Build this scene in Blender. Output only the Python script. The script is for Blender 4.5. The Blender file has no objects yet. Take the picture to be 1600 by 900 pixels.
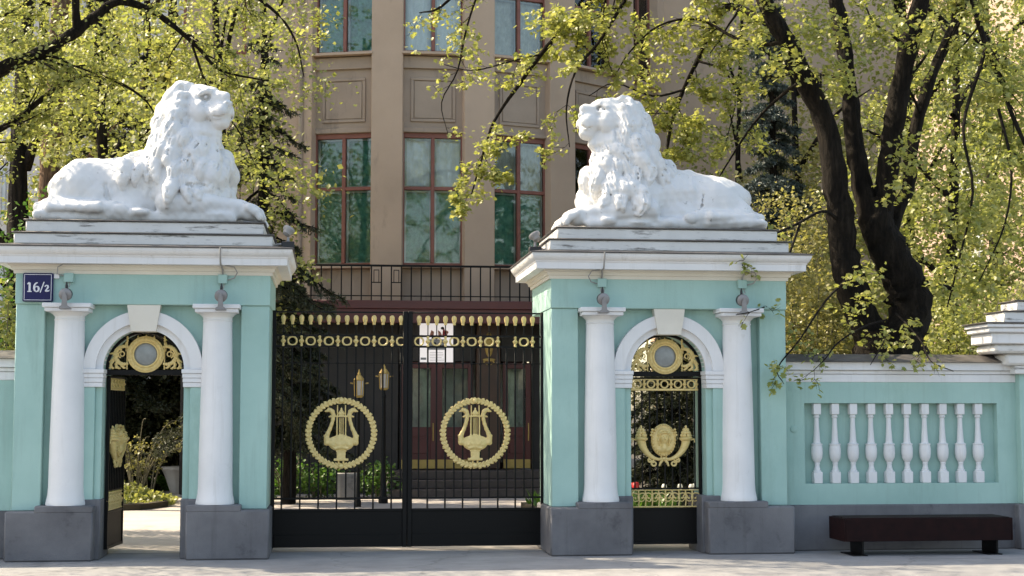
import bpy, bmesh, math, random, itertools
import numpy as np
from mathutils import Matrix, Vector

SC = bpy.context.scene
COL = SC.collection
RAD = math.radians

# ---------------------------------------------------------------- camera
FPX, YAW, PITCH, DIST, EYE = 2400.0, RAD(6.7), RAD(4.65), 17.35, 1.6
cam = bpy.data.cameras.new('camera'); cam.sensor_width = 36; cam.lens = 36*FPX/1600
cam.clip_start = .1; cam.clip_end = 3000
cam_o = bpy.data.objects.new('camera', cam); COL.objects.link(cam_o)
cam_o.location = (0, -DIST, EYE); cam_o.rotation_euler = (math.pi/2+PITCH, 0, -YAW)
SC.camera = cam_o

# ---------------------------------------------------------------- daylight
SUN_EL, SUN_AZ = RAD(45), RAD(-67)           # sun stands to the left, a little behind the gate
world = bpy.data.worlds.new('World'); SC.world = world; world.use_nodes = True
wn = world.node_tree.nodes; sky = wn.new('ShaderNodeTexSky'); sky.sky_type = 'NISHITA'; sky.sun_disc = False
sky.sun_elevation = SUN_EL; sky.sun_rotation = SUN_AZ; sky.air_density = 1.0; sky.dust_density = 2.0; sky.ozone_density = 1.0
wn['Background'].inputs['Strength'].default_value = .15
world.node_tree.links.new(sky.outputs['Color'], wn['Background'].inputs['Color'])
sun = bpy.data.lights.new('sun', 'SUN'); sun.energy = 3.6; sun.angle = RAD(.5); sun.color = (1, .93, .80)
sun_o = bpy.data.objects.new('sun', sun); COL.objects.link(sun_o)
to_sun = Vector((math.sin(SUN_AZ)*math.cos(SUN_EL), math.cos(SUN_AZ)*math.cos(SUN_EL), math.sin(SUN_EL)))
sun_o.rotation_euler = to_sun.to_track_quat('Z', 'Y').to_euler()
SC.view_settings.view_transform = 'Standard'; SC.view_settings.look = 'None'
SC.view_settings.exposure = 1.5; SC.view_settings.gamma = 1
SC.view_settings.use_white_balance = True; SC.view_settings.white_balance_temperature = 7700; SC.view_settings.white_balance_tint = 10
SC.cycles.use_denoising = True
SC.cycles.max_bounces = 8; SC.cycles.transparent_max_bounces = 16; SC.cycles.transmission_bounces = 6
SC.cycles.sample_clamp_indirect = 6

_F = Vector((math.sin(YAW)*math.cos(PITCH), math.cos(YAW)*math.cos(PITCH), math.sin(PITCH)))
_R = Vector((math.cos(YAW), -math.sin(YAW), 0)); _U = _R.cross(_F)
def at(px, py, Y):
    """Survey: the point of the place seen at photo position (px, py), at the measured depth Y behind the gate front."""
    d = _F+(px-800)/FPX*_R+(450-py)/FPX*_U
    return Vector((0, -DIST, EYE))+d*((Y+DIST)/d.y)
# ---------------------------------------------------------------- sculpting kit
class Sdf:
    """A distance field on a grid; shapes are blended in, then meshed."""
    def __init__(s, lo, hi, h):
        s.lo = np.array(lo, float); s.h = h
        s.n = np.ceil((np.array(hi)-s.lo)/h).astype(int)+1
        s.F = np.full(s.n, 1.0, np.float32)
    def sub(s, lo, hi):
        a = np.clip(np.floor((np.array(lo)-s.lo)/s.h).astype(int), 0, s.n)
        b = np.clip(np.ceil((np.array(hi)-s.lo)/s.h).astype(int)+1, 0, s.n)
        if (b <= a).any(): return None
        ax = [(s.lo[i]+s.h*np.arange(a[i], b[i])).astype(np.float32) for i in range(3)]
        X, Y, Z = np.meshgrid(*ax, indexing='ij')
        return (slice(a[0], b[0]), slice(a[1], b[1]), slice(a[2], b[2])), X, Y, Z
    def mix(s, sl, d, k, cut=False):
        A = s.F[sl]
        if cut:
            d = -d
            hh = np.maximum(k-np.abs(A-d), 0)/k
            s.F[sl] = np.maximum(A, d)+hh*hh*k*.25
        else:
            hh = np.maximum(k-np.abs(A-d), 0)/k
            s.F[sl] = np.minimum(A, d)-hh*hh*k*.25
    def ell(s, c, r, k=.05, rot=None, cut=False):
        c = np.array(c, float); r = np.array(r, float); m = r.max()+k+4*s.h
        q = s.sub(c-m, c+m)
        if q is None: return
        sl, X, Y, Z = q
        p = np.stack([X-c[0], Y-c[1], Z-c[2]], -1)
        if rot is not None: p = p@np.array(rot, np.float32)
        k0 = np.sqrt(((p/r)**2).sum(-1)); k1 = np.sqrt(((p/r**2)**2).sum(-1))+1e-6
        s.mix(sl, k0*(k0-1)/k1, k, cut)
    def cap(s, a, b, ra, rb, k=.03, cut=False):
        a = np.array(a, float); b = np.array(b, float); m = max(ra, rb)+k+3*s.h
        q = s.sub(np.minimum(a, b)-m, np.maximum(a, b)+m)
        if q is None: return
        sl, X, Y, Z = q
        ba = b-a; L = ba@ba+1e-12
        t = np.clip(((X-a[0])*ba[0]+(Y-a[1])*ba[1]+(Z-a[2])*ba[2])/L, 0, 1)
        d = np.sqrt((X-a[0]-t*ba[0])**2+(Y-a[1]-t*ba[1])**2+(Z-a[2]-t*ba[2])**2)-(ra+(rb-ra)*t)
        s.mix(sl, d, k, cut)
    def chain(s, pts, rs, k=.02, cut=False):
        for i in range(len(pts)-1): s.cap(pts[i], pts[i+1], rs[i], rs[i+1], k, cut)
    def box(s, c, r, rad=.02, k=.03, rot=None, cut=False):
        c = np.array(c, float); r = np.array(r, float); m = np.linalg.norm(r)+k+3*s.h
        q = s.sub(c-m, c+m)
        if q is None: return
        sl, X, Y, Z = q
        p = np.stack([X-c[0], Y-c[1], Z-c[2]], -1)
        if rot is not None: p = p@np.array(rot, np.float32)
        w = np.abs(p)-(r-rad)
        d = np.sqrt((np.maximum(w, 0)**2).sum(-1))+np.minimum(w.max(-1), 0)-rad
        s.mix(sl, d, k, cut)
    def at(s, p):
        g = (np.array(p)-s.lo)/s.h
        i = np.clip(np.floor(g).astype(int), 0, s.n-2); t = g-i
        v = 0
        for dx in (0, 1):
            for dy in (0, 1):
                for dz in (0, 1):
                    v += s.F[i[0]+dx, i[1]+dy, i[2]+dz]*(t[0] if dx else 1-t[0])*(t[1] if dy else 1-t[1])*(t[2] if dz else 1-t[2])
        return v
    def grad(s, p):
        e = s.h; p = np.array(p, float); g = np.zeros(3)
        for i in range(3):
            o = np.zeros(3); o[i] = e
            g[i] = s.at(p+o)-s.at(p-o)
        return g/(np.linalg.norm(g)+1e-9)
    def bump(s, amp, freq, seed):
        r = np.random.RandomState(seed)
        ax = [(s.lo[i]+s.h*np.arange(s.n[i])).astype(np.float32) for i in range(3)]
        X, Y, Z = np.meshgrid(*ax, indexing='ij')
        for j in range(7):
            w = r.normal(size=3)*freq; ph = r.rand()*6.28
            s.F += amp/7*2*np.sin(w[0]*X+w[1]*Y+w[2]*Z+ph).astype(np.float32)
    def mesh(s, name, relax=2):
        F = s.F.copy()
        F[0] = F[-1] = 1; F[:, 0] = F[:, -1] = 1; F[:, :, 0] = F[:, :, -1] = 1
        S = F < 0
        nx, ny, nz = F.shape
        c = np.zeros((nx-1, ny-1, nz-1), np.int8)
        for dx in (0, 1):
            for dy in (0, 1):
                for dz in (0, 1):
                    c += S[dx:nx-1+dx, dy:ny-1+dy, dz:nz-1+dz]
        act = (c > 0) & (c < 8)
        ids = np.full(act.shape, -1, np.int64); I = np.argwhere(act); ids[act] = np.arange(len(I))
        acc = np.zeros((len(I), 3)); cnt = np.zeros(len(I))
        cor = [np.array(q) for q in itertools.product((0, 1), repeat=3)]
        for a in cor:
            for ax in range(3):
                if a[ax]: continue
                b = a.copy(); b[ax] = 1
                fa = F[I[:, 0]+a[0], I[:, 1]+a[1], I[:, 2]+a[2]]; fb = F[I[:, 0]+b[0], I[:, 1]+b[1], I[:, 2]+b[2]]
                m = (fa < 0) != (fb < 0)
                t = np.where(m, fa/(fa-fb+1e-12), 0)
                acc[m] += a+t[m, None]*(b-a); cnt += m
        V = s.lo+s.h*(I+acc/cnt[:, None])
        Q = []
        for ax in range(3):
            o = [q for q in range(3) if q != ax]
            sh = list(F.shape); sl0 = [slice(1, -1)]*3; sl1 = [slice(1, -1)]*3
            sl0[ax] = slice(0, -1); sl1[ax] = slice(1, None)
            A = S[tuple(sl0)]; B = S[tuple(sl1)]
            for flip in (0, 1):
                E = np.argwhere((A & ~B) if flip == 0 else (~A & B))
                if not len(E): continue
                base = E.copy(); base[:, o[0]] += 1; base[:, o[1]] += 1
                def g(u, v):
                    w = base.copy(); w[:, o[0]] -= u; w[:, o[1]] -= v
                    return ids[w[:, 0], w[:, 1], w[:, 2]]
                q = np.stack([g(0, 0), g(1, 0), g(1, 1), g(0, 1)], 1)
                if (flip == 1) != (ax == 1): q = q[:, ::-1]
                Q.append(q)
        Q = np.concatenate(Q)
        ed = np.concatenate([Q[:, [0, 1]], Q[:, [1, 2]], Q[:, [2, 3]], Q[:, [3, 0]]])
        for f in [.55, -.3]*relax:
            A = np.zeros_like(V); n = np.bincount(ed[:, 0], minlength=len(V))[:, None]
            for i in range(3): A[:, i] = np.bincount(ed[:, 0], weights=V[ed[:, 1], i], minlength=len(V))
            V = V+f*(A/np.maximum(n, 1)-V)
        return np_mesh(name, V, Q)

def np_mesh(name, V, Q, smooth=True, mats=None):
    """Mesh from arrays of vertices and equal-sized faces."""
    V = np.asarray(V, np.float32); Q = np.asarray(Q, np.int32)
    me = bpy.data.meshes.new(name); n = Q.shape[1]
    me.vertices.add(len(V)); me.vertices.foreach_set('co', V.ravel())
    me.loops.add(Q.size); me.loops.foreach_set('vertex_index', Q.ravel())
    me.polygons.add(len(Q)); me.polygons.foreach_set('loop_start', np.arange(0, Q.size, n, dtype=np.int32))
    me.update(calc_edges=True); me.validate()
    if smooth: me.polygons.foreach_set('use_smooth', np.ones(len(me.polygons), bool))
    return me

def rotm(yaw=0, pitch=0, roll=0):
    return np.array(Matrix.Rotation(yaw, 3, 'Z') @ Matrix.Rotation(-pitch, 3, 'Y') @ Matrix.Rotation(roll, 3, 'X'))
# ---------------------------------------------------------------- lying lion, facing +x, viewer at -y
def lion_mesh(seed, head_yaw, head_pitch, h=.0125, nlock=150, drape=.0, cs=0.0, rl=0.0):
    R_ = np.random.RandomState(seed)
    s = Sdf((-1.5, -.66, -.12), (1.55, .66, 1.72), h)
    # ground slab of the statue
    s.box((-.18, 0, .02), (1.16, .47, .05), .04, .04)
    for i in range(26):
        x = R_.uniform(-1.3, .9); y = R_.choice((-1, 1))*R_.uniform(.36, .47)
        s.ell((x, y, R_.uniform(.02, .06)), (R_.uniform(.08, .2), .07, R_.uniform(.03, .055)), .05)
    s.ell((-1.16, 0, .06), (.2, .42, .09), .06)
    # trunk
    s.ell((-.48, 0, .36), (.78, .34, .29), .08)
    s.ell((-.78+rl*.5, 0, .40-rl*.6), (.36, .31, .265-rl*.4), .08)
    s.ell((-.12, 0, .42), (.38, .34, .27), .08)
    s.ell((-.3, -.05, .16), (.5, .34, .2), .08)
    s.ell((-.3, .05, .16), (.5, .34, .2), .08)
    for k in range(6):                                     # ribs and belly folds
        x = -.42+k*.085
        s.chain([(x, -.20, .60), (x+.02, -.315, .42), (x+.0, -.31, .25)], [.014, .02, .012], .05)
    s.cap((-.92, 0, .60-rl*1.8), (-.45, 0, .625-rl*.1), .055, .05, .10); s.cap((-.45, 0, .625-rl*.1), (.1, 0, .655), .05, .05, .10)
    for sd in (-1, 1):
        s.ell((-.84+rl*.6, sd*.22, .31-rl*.5), (.36, .19, .31-rl*.5), .03, rotm(0, .35+rl*1.5))     # thigh
        s.ell((-.62, sd*.31, .21), (.17, .10, .16), .05, rotm(0, .5))         # knee
        s.ell((-1.06, sd*.26, .17), (.15, .13, .13), .06)                     # hock
        s.chain([(-1.05, sd*.36, .12), (-.72, sd*.42, .10), (-.44, sd*.43, .10)], [.095, .085, .08], .03)
        for t in range(4):
            s.ell((-.36+.02*(t % 2), sd*(.36+.045*t), .09), (.09, .033, .06), .015)
    s.chain([(-.54, -.345, .36), (-.52, -.36, .24), (-.46, -.36, .15)], [.018, .02, .012], .02, cut=True)
    s.chain([(-1.2, -.1, .2), (-1.3, -.3, .11), (-1.15, -.46, .1), (-.8, -.5, .1), (-.6, -.51, .1)], [.06, .05, .045, .045, .065], .03)
    # chest, neck, mane body
    s.ell((.47-cs, 0, .44), (.43, .40, .42), .08)
    s.ell((.63-cs, 0, .42), (.32, .34, .38), .08)
    s.cap((.39-cs*.7, 0, .72), (.44-cs, 0, 1.15), .31, .24, .08)
    s.ell((.29-cs*.5, 0, .86), (.21, .32, .38), .08)
    s.ell((.58-cs, 0, .78), (.23, .27, .22), .08)
    s.ell((.20-cs*.3, 0, .62), (.21, .36, .28), .08)
    # fore legs
    for sd in (-1, 1):
        s.ell((.22, sd*.32, .33), (.20, .13, .27), .06)
        s.chain([(.18, sd*.40, .17), (.62, sd*.38, .155), (1.04, sd*.34, .12)], [.135, .12, .10], .04)
        s.ell((1.10, sd*.33, .10), (.15, .125, .10), .03)
        for t in range(4):
            y = sd*.33+(t-1.5)*.066
            dx = .02 if t in (1, 2) else -.01
            s.chain([(1.12+dx, y, .12), (1.22+dx, y, .085-drape*.3), (1.262+dx, y, .03-drape)], [.05, .048, .04], .012)
        for t in range(3):
            y = sd*.33+(t-1)*.066
            s.chain([(1.16, y, .178), (1.27, y, .09), (1.3, y, .0)], [.010, .013, .013], .012, cut=True)
    s.ell((.85, 0, .08), (.2, .3, .09), .06)
    # head core, so the mane can be laid on it
    Hc = np.array((.545-cs, -.03, 1.235)); M = rotm(head_yaw, head_pitch); K = 1.22
    w = lambda p: Hc+M@(np.array(p, float)*K)
    ek = s.ell
    def he(p, r, k, rot=None, cut=False): ek(w(p), np.array(r)*K, k, M if rot is None else rot, cut)
    he((-.04, 0, -.01), (.205, .195, .20), .06)
    # ---- mane locks: chains that follow the body, longest on chest and flank
    core = s.F.copy(); G0 = Sdf.__new__(Sdf); G0.lo, G0.h, G0.n, G0.F = s.lo, s.h, s.n, core
    fwd = M@np.array((1, 0, 0))
    made = 0; tries = 0
    while made < nlock and tries < 9000:
        tries += 1
        z0 = R_.uniform(.30, 1.46)
        ph = R_.uniform(-math.pi, math.pi)
        ax = np.array((.50-cs-.13*(z0-.4), 0, z0))
        d = np.array((math.cos(ph), math.sin(ph), 0))
        # march out of the body
        r = .0; p = ax.copy()
        while r < .75 and G0.at(p) < 0: r += .02; p = ax+d*r
        if r > .72: continue
        rel = p-Hc
        if rel@fwd > -.02 and z0 > .98 and np.linalg.norm(rel) < .5: continue   # keep the face clear
        if p[0] < .10 and z0 < .58: continue
        if z0 < .42 and p[0] < .25: continue
        L = R_.uniform(.20, .36)*(1.15 if z0 < 1.0 else .9); wd = R_.uniform(.055, .095)
        n = 7; sw = R_.uniform(-1, 1); pts = []; rs = []
        back = np.array((-.55 if z0 > .75 else -.15, 0, 0)) if p[0] < .75 else np.array((0, 0, 0))
        q = p.copy(); sidev = np.cross(d, (0, 0, 1))
        for i in range(n):
            t = i/(n-1)
            g = G0.grad(q)
            q = q-g*(G0.at(q)-(-.004+.030*math.sin(t*3.0)))
            pts.append(q.copy()); rs.append(wd*(.55+.75*math.sin(min(1, t*1.45+.12)*2.2))*(1-.62*t**2.2))
            v = np.array((0, 0, -1.))+back*.7+sidev*(sw*1.0*math.sin(t*4.2+sw*2)+.25*sw)
            v -= g*(v@g); v /= np.linalg.norm(v)+1e-9
            q = q+v*L/(n-1)
            if q[2] < .12: q[2] = .12
        s.chain(pts, [max(.013, x) for x in rs], .011)
        # a groove down the lock splits it in strands
        gp = [a+G0.grad(a)*(b*.95) for a, b in zip(pts, rs)]
        for off in (R_.uniform(-.5, -.2), R_.uniform(.15, .45)):
            gq = [a+sidev*off*b for a, b in zip(gp, rs)]
            s.chain(gq[1:-1], [.0075]*(n-2), .010, cut=True)
        made += 1
    # ---- the face
    he((.05, 0, .02), (.20, .17, .19), .05, M)
    he((.14, 0, .08), (.15, .105, .09), .05, M)            # forehead
    he((.23, 0, .015), (.19, .08, .085), .05, M)          # bridge of the nose
    he((.27, 0, -.095), (.135, .112, .105), .03, M)         # muzzle
    for sd in (-1, 1):
        he((.315, sd*.058, -.105), (.095, .066, .082), .02, M)
        he((.10, sd*.13, -.07), (.12, .075, .12), .05, M)  # cheek
        he((.225, sd*.105, .050), (.056, .045, .036), .010, M, cut=True)
        he((.205, sd*.092, .046), (.030, .026, .022), .004, M)
        s.chain([w((.265, sd*.04, .085)), w((.235, sd*.10, .100)), w((.17, sd*.145, .07))], [.026, .030, .022], .014)
        s.chain([w((.34, sd*.095, -.02)), w((.27, sd*.11, -.02)), w((.21, sd*.13, -.03))], [.010, .016, .012], .012, cut=True)
        s.chain([w((.245, sd*.085, .018)), w((.20, sd*.125, .02))], [.012, .012], .012)
    he((.395, 0, -.048), (.035, .055, .034), .015, M)       # nose leather
    for sd in (-1, 1): he((.42, sd*.032, -.058), (.022, .015, .013), .006, M, cut=True)
    s.chain([w((.415, 0, -.085)), w((.405, 0, -.135))], [.007, .009], .008, cut=True)
    he((.275, 0, -.195), (.10, .078, .058), .025, M)          # chin
    for sd in (-1, 1):
        s.chain([w((.41, 0, -.145)), w((.37, sd*.07, -.158)), (w((.28, sd*.115, -.15))), w((.20, sd*.13, -.165))], [.014, .017, .017, .012], .008, cut=True)
    # beard and cheek tufts
    for i in range(16):
        a = -1+2*i/15.
        p0 = w((.23-.16*abs(a), a*.17, -.20+.04*abs(a)))
        p1 = p0+M@np.array((.02*R_.uniform(-1, 1), a*.03, -.10)); p2 = p1+np.array((-.03, .03*R_.uniform(-1, 1), -.10))
        s.chain([p0, p1, p2], [.048, .05, .018], .012)
    for sd in (-1, 1):
        for k in range(5):
            a = .95-.48*k
            p0 = w((.03, sd*(.17+.02*math.sin(k)), .10-.075*k)); o_ = M@np.array((-.35, sd*.5, .0)); dn = np.array((0, 0, -1.))
            pts = [p0, p0+o_*.10+dn*.02, p0+o_*.17+dn*.11, p0+o_*.14+dn*.22, p0+o_*.20+dn*.30]
            s.chain(pts, [.04, .062, .066, .05, .018], .010)
            s.chain([q+M@np.array((.03, sd*.055, 0)) for q in pts[1:4]], [.010, .012, .008], .012, cut=True)
    # forelock and tufts that frame the face
    for i in range(30):
        a = -math.pi*.12+math.pi*1.24*i/29
        p0 = w((-.03+R_.uniform(-.03, .03), .19*math.cos(a), .0+.19*math.sin(a)))
        out = M@np.array((-.55, .5*math.cos(a), .35*math.sin(a))); out /= np.linalg.norm(out)
        p1 = p0+out*.07+np.array((0, 0, .01)); p2 = p1+out*.05+np.array((-.03, 0, -.10)); p3 = p2+np.array((-.02, 0, -.10))
        s.chain([p0, p1, p2, p3], [.034, .05, .042, .018], .010)
    for y in (-.075, -.025, .025, .075):
        s.chain([w((.075, y, .15)), w((.0, y*1.3, .205)), w((-.10, y*1.5, .20))], [.028, .042, .04], .012)
    for sd in (-1, 1):                                             # ears
        he((-.06, sd*.165, .165), (.042, .058, .060), .02, M@rotm(sd*.5, -.2))
        he((-.022, sd*.172, .172), (.022, .030, .034), .012, M@rotm(sd*.5, -.2), cut=True)
    s.bump(.007, 14, seed+5); s.bump(.004, 40, seed+6)
    return s.mesh('lion_statue', 2)
# ---------------------------------------------------------------- mesh kit
class MB:
    """Collects simple solids; mesh() turns them into ONE mesh."""
    def __init__(s): s.v = []; s.f = []
    def add(s, vs, fs):
        o = len(s.v); s.v += [tuple(map(float, p)) for p in vs]; s.f += [tuple(i+o for i in f) for f in fs]; return s
    def box(s, x0, x1, y0, y1, z0, z1, b=.006, M=None):
        b = min(b, (x1-x0)*.3, (y1-y0)*.3, (z1-z0)*.3)
        lo = (x0, y0, z0); hi = (x1, y1, z1); V = []; idx = {}
        for c in itertools.product((0, 1), repeat=3):
            for k in range(3):
                p = [(hi[i] if c[i] else lo[i]) for i in range(3)]
                for i in range(3):
                    if i != k: p[i] += -b if c[i] else b
                idx[c, k] = len(V); V.append(p)
        F = []; cen = [(lo[i]+hi[i])/2 for i in range(3)]
        def put(f):
            n = Vector((0, 0, 0)); P = [Vector(V[i]) for i in f]
            n = (P[1]-P[0]).cross(P[2]-P[0])
            if n.dot(sum(P, Vector())/len(P)-Vector(cen)) < 0: f = f[::-1]
            F.append(tuple(f))
        for k in range(3):
            i, j = [q for q in range(3) if q != k]
            for sg in (0, 1):
                q = []
                for a, bb in ((0, 0), (1, 0), (1, 1), (0, 1)):
                    c = [0, 0, 0]; c[k] = sg; c[i] = a; c[j] = bb; q.append(idx[tuple(c), k])
                put(q)
            for a in (0, 1):
                for bb in (0, 1):
                    c0 = [0, 0, 0]; c0[i] = a; c0[j] = bb; c1 = list(c0); c1[k] = 1
                    put([idx[tuple(c0), i], idx[tuple(c1), i], idx[tuple(c1), j], idx[tuple(c0), j]])
        for c in itertools.product((0, 1), repeat=3): put([idx[c, 0], idx[c, 1], idx[c, 2]])
        if M is not None: V = [M@Vector(p) for p in V]
        return s.add(V, F)
    def prism(s, poly, y0, y1, M=None):
        """poly in x,z, counter-clockwise seen from -y; extruded from y0 (front) to y1."""
        n = len(poly); V = [(x, y0, z) for x, z in poly]+[(x, y1, z) for x, z in poly]
        F = [tuple(range(n)), tuple(range(2*n-1, n-1, -1))]+[(i, i+n, (i+1) % n+n, (i+1) % n) for i in range(n)]
        if M is not None: V = [M@Vector(p) for p in V]
        return s.add(V, F)
    def lathe(s, prof, n=24, c=(0, 0, 0), M=None, cap=True):
        """prof: (radius, height) pairs from bottom to top, turned round z."""
        V = []; F = []
        for r, z in prof:
            for k in range(n): a = 2*math.pi*k/n; V.append((r*math.cos(a), r*math.sin(a), z))
        for i in range(len(prof)-1):
            for k in range(n): F.append((i*n+k, i*n+(k+1) % n, (i+1)*n+(k+1) % n, (i+1)*n+k))
        if cap: F += [tuple(range(n-1, -1, -1)), tuple(range((len(prof)-1)*n, len(prof)*n))]
        M = Matrix.Translation(c) if M is None else M
        return s.add([M@Vector(p) for p in V], F)
    def tube(s, pts, r, n=8, closed=False):
        P = [Vector(p) for p in pts]; m = len(P); R_ = r if isinstance(r, (list, tuple)) else [r]*m
        V = []; F = []; up = None
        for i in range(m):
            t = (P[(i+1) % m]-P[i-1]) if closed else (P[min(i+1, m-1)]-P[max(i-1, 0)])
            t.normalize()
            if up is None: up = t.orthogonal().normalized()
            up = (up-t*up.dot(t)).normalized(); b = t.cross(up)
            for k in range(n):
                a = 2*math.pi*k/n; V.append(P[i]+(up*math.cos(a)+b*math.sin(a))*R_[i])
        for i in range(m if closed else m-1):
            j = (i+1) % m
            for k in range(n): F.append((i*n+k, i*n+(k+1) % n, j*n+(k+1) % n, j*n+k))
        if not closed: F += [tuple(range(n-1, -1, -1)), tuple(range((m-1)*n, m*n))]
        return s.add(V, F)
    def ring(s, c, R0, r, n=32, k=8, axis='Y', sq=1.0):
        c = Vector(c); pts = []
        for i in range(n):
            a = 2*math.pi*i/n
            pts.append(c+(Vector((math.cos(a)*R0, 0, math.sin(a)*R0*sq)) if axis == 'Y' else Vector((math.cos(a)*R0, math.sin(a)*R0*sq, 0))))
        return s.tube(pts, r, k, True)
    def blob(s, c, r, rot=None, n=8, m=6):
        c = Vector(c); V = []; F = []
        M = Matrix.Diagonal((r[0], r[1], r[2])) if rot is None else rot@Matrix.Diagonal((r[0], r[1], r[2]))
        for i in range(1, m):
            for k in range(n):
                t = math.pi*i/m; a = 2*math.pi*k/n
                V.append(c+M@Vector((math.sin(t)*math.cos(a), math.sin(t)*math.sin(a), -math.cos(t))))
        b = len(V); V += [c+M@Vector((0, 0, -1)), c+M@Vector((0, 0, 1))]
        for i in range(m-2):
            for k in range(n): F.append((i*n+k, i*n+(k+1) % n, (i+1)*n+(k+1) % n, (i+1)*n+k))
        for k in range(n): F += [(b, (k+1) % n, k), (b+1, (m-2)*n+k, (m-2)*n+(k+1) % n)]
        return s.add(V, F)
    def sweep(s, prof, path, closed=True):
        """prof: (out, z); path: x,y corner points, counter-clockwise, mitred."""
        n = len(path); V = []; F = []; m = len(prof)
        for i in range(n):
            p = Vector(path[i]); a = (p-Vector(path[i-1])).normalized(); b = (Vector(path[(i+1) % n])-p).normalized()
            na = Vector((a.y, -a.x)); nb = Vector((b.y, -b.x)); q = na+nb; q /= max(.2, q.dot(na))
            for o, z in prof: V.append((p.x+q.x*o, p.y+q.y*o, z))
        for i in range(n if closed else n-1):
            j = (i+1) % n
            for k in range(m-1): F.append((i*m+k, j*m+k, j*m+k+1, i*m+k+1))
        F += [tuple(i*m for i in range(n-1, -1, -1)), tuple(i*m+m-1 for i in range(n))]
        return s.add(V, F)
    def mesh(s, name, smooth=38):
        me = bpy.data.meshes.new(name); me.from_pydata(s.v, [], s.f); me.validate()
        if smooth:
            me.polygons.foreach_set('use_smooth', np.ones(len(me.polygons), bool)); me.set_sharp_from_angle(angle=RAD(smooth))
        return me

def obj(name, data, mat, parent=None, loc=None, rot=None, scale=None):
    if isinstance(data, MB): data = data.mesh(name)
    if mat is not None and len(data.materials) == 0: data.materials.append(mat)
    o = bpy.data.objects.new(name, data); COL.objects.link(o)
    if parent is not None: o.parent = parent
    if loc is not None: o.location = loc
    if rot is not None: o.rotation_euler = rot
    if scale is not None: o.scale = scale
    return o
def tag(o, label, cat, group=None):
    o['label'] = label; o['category'] = cat
    if group: o['group'] = group
    return o
def thing(name, label, cat, loc=(0, 0, 0), rotz=0, group=None):
    o = bpy.data.objects.new(name, None); COL.objects.link(o); o.location = loc; o.rotation_euler = (0, 0, rotz)
    o.empty_display_size = .2
    return tag(o, label, cat, group)
def kind(o, k): o['kind'] = k; return o
def dup(root, label, loc=None, rotz=None, group=None):
    """A copy of a thing with copies of its parts and sub-parts."""
    r = root.copy(); COL.objects.link(r); r['label'] = label
    if loc is not None: r.location = loc
    if rotz is not None: r.rotation_euler = (0, 0, rotz)
    if group: r['group'] = group
    for ch in list(root.children):
        c = ch.copy(); COL.objects.link(c); c.parent = r
        for g in list(ch.children):
            d = g.copy(); COL.objects.link(d); d.parent = c
    return r

# ---------------------------------------------------------------- materials
def newmat(name):
    m = bpy.data.materials.new(name); m.use_nodes = True; nt = m.node_tree
    return m, nt, nt.nodes['Principled BSDF']
def noise(nt, scale, detail=5, rough=.6, stretch=None):
    g = nt.nodes.new('ShaderNodeNewGeometry'); t = nt.nodes.new('ShaderNodeTexNoise')
    t.inputs['Scale'].default_value = scale; t.inputs['Detail'].default_value = detail; t.inputs['Roughness'].default_value = rough
    src = g.outputs['Position']
    if stretch:
        mp = nt.nodes.new('ShaderNodeMapping'); mp.inputs['Scale'].default_value = stretch
        nt.links.new(src, mp.inputs['Vector']); src = mp.outputs['Vector']
    nt.links.new(src, t.inputs['Vector']); return t.outputs['Fac']
def ramp(nt, fac, stops):
    r = nt.nodes.new('ShaderNodeValToRGB'); e = r.color_ramp.elements
    while len(e) < len(stops): e.new(.5)
    for q, (p, c) in zip(e, stops): q.position = p; q.color = (*c, 1) if len(c) == 3 else c
    nt.links.new(fac, r.inputs['Fac']); return r.outputs['Color']
def mixc(nt, fac, a, b):
    m = nt.nodes.new('ShaderNodeMix'); m.data_type = 'RGBA'
    for s_, v in ((m.inputs[0], fac), (m.inputs[6], a), (m.inputs[7], b)):
        if isinstance(v, (int, float)): s_.default_value = v
        elif isinstance(v, tuple): s_.default_value = (*v, 1)
        else: nt.links.new(v, s_)
    return m.outputs[2]
def bump(nt, p, h, strength, dist=.01):
    b = nt.nodes.new('ShaderNodeBump'); b.inputs['Strength'].default_value = strength; b.inputs['Distance'].default_value = dist
    nt.links.new(h, b.inputs['Height']); nt.links.new(b.outputs['Normal'], p.inputs['Normal'])
def paint(name, c, c2, rough=.7, sc=2.2, bs=.25, stain=None, sthr=(.58, .72), ssc=3., sstretch=None, metal=0, fine=70, spec=.5, streak=None):
    """Two slowly mixing tones, optional stains of a third tone, fine relief."""
    m, nt, p = newmat(name)
    col = ramp(nt, noise(nt, sc), [(.32, c2), (.66, c)])
    if stain:
        f = ramp(nt, noise(nt, ssc, 8, .7, sstretch), [(sthr[0], (0, 0, 0)), (sthr[1], (1, 1, 1))])
        col = mixc(nt, f, col, stain)
    if streak:
        f = ramp(nt, noise(nt, 1.0, 5, .7, (11, 11, .55)), [(.54, (0, 0, 0)), (.78, (.55, .55, .55))]); col = mixc(nt, f, col, streak)
    nt.links.new(col, p.inputs['Base Color']); p.inputs['Roughness'].default_value = rough; p.inputs['Metallic'].default_value = metal; p.inputs['Specular IOR Level'].default_value = spec
    if bs: bump(nt, p, noise(nt, fine, 4, .65), bs, .004 if fine > 40 or 'bark' not in name else .03)
    return m
MT = {}
MT['teal'] = paint('teal_plaster', (.35, .535, .488), (.285, .458, .418), .75, 1.1, .5, (.225, .37, .32), (.55, .80), 1.7, (1, 1, .3), streak=(.25, .37, .33))
MT['white'] = paint('white_plaster', (.74, .74, .745), (.66, .665, .675), .65, 1.6, .25, (.50, .49, .47), (.62, .80), 3.5, (1, 1, .6), streak=(.50, .49, .46))
MT['cream'] = paint('cream_cornice', (.72, .68, .60), (.64, .60, .52), .7, 1.6, .25, (.46, .43, .38), (.64, .8), 5)
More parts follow.
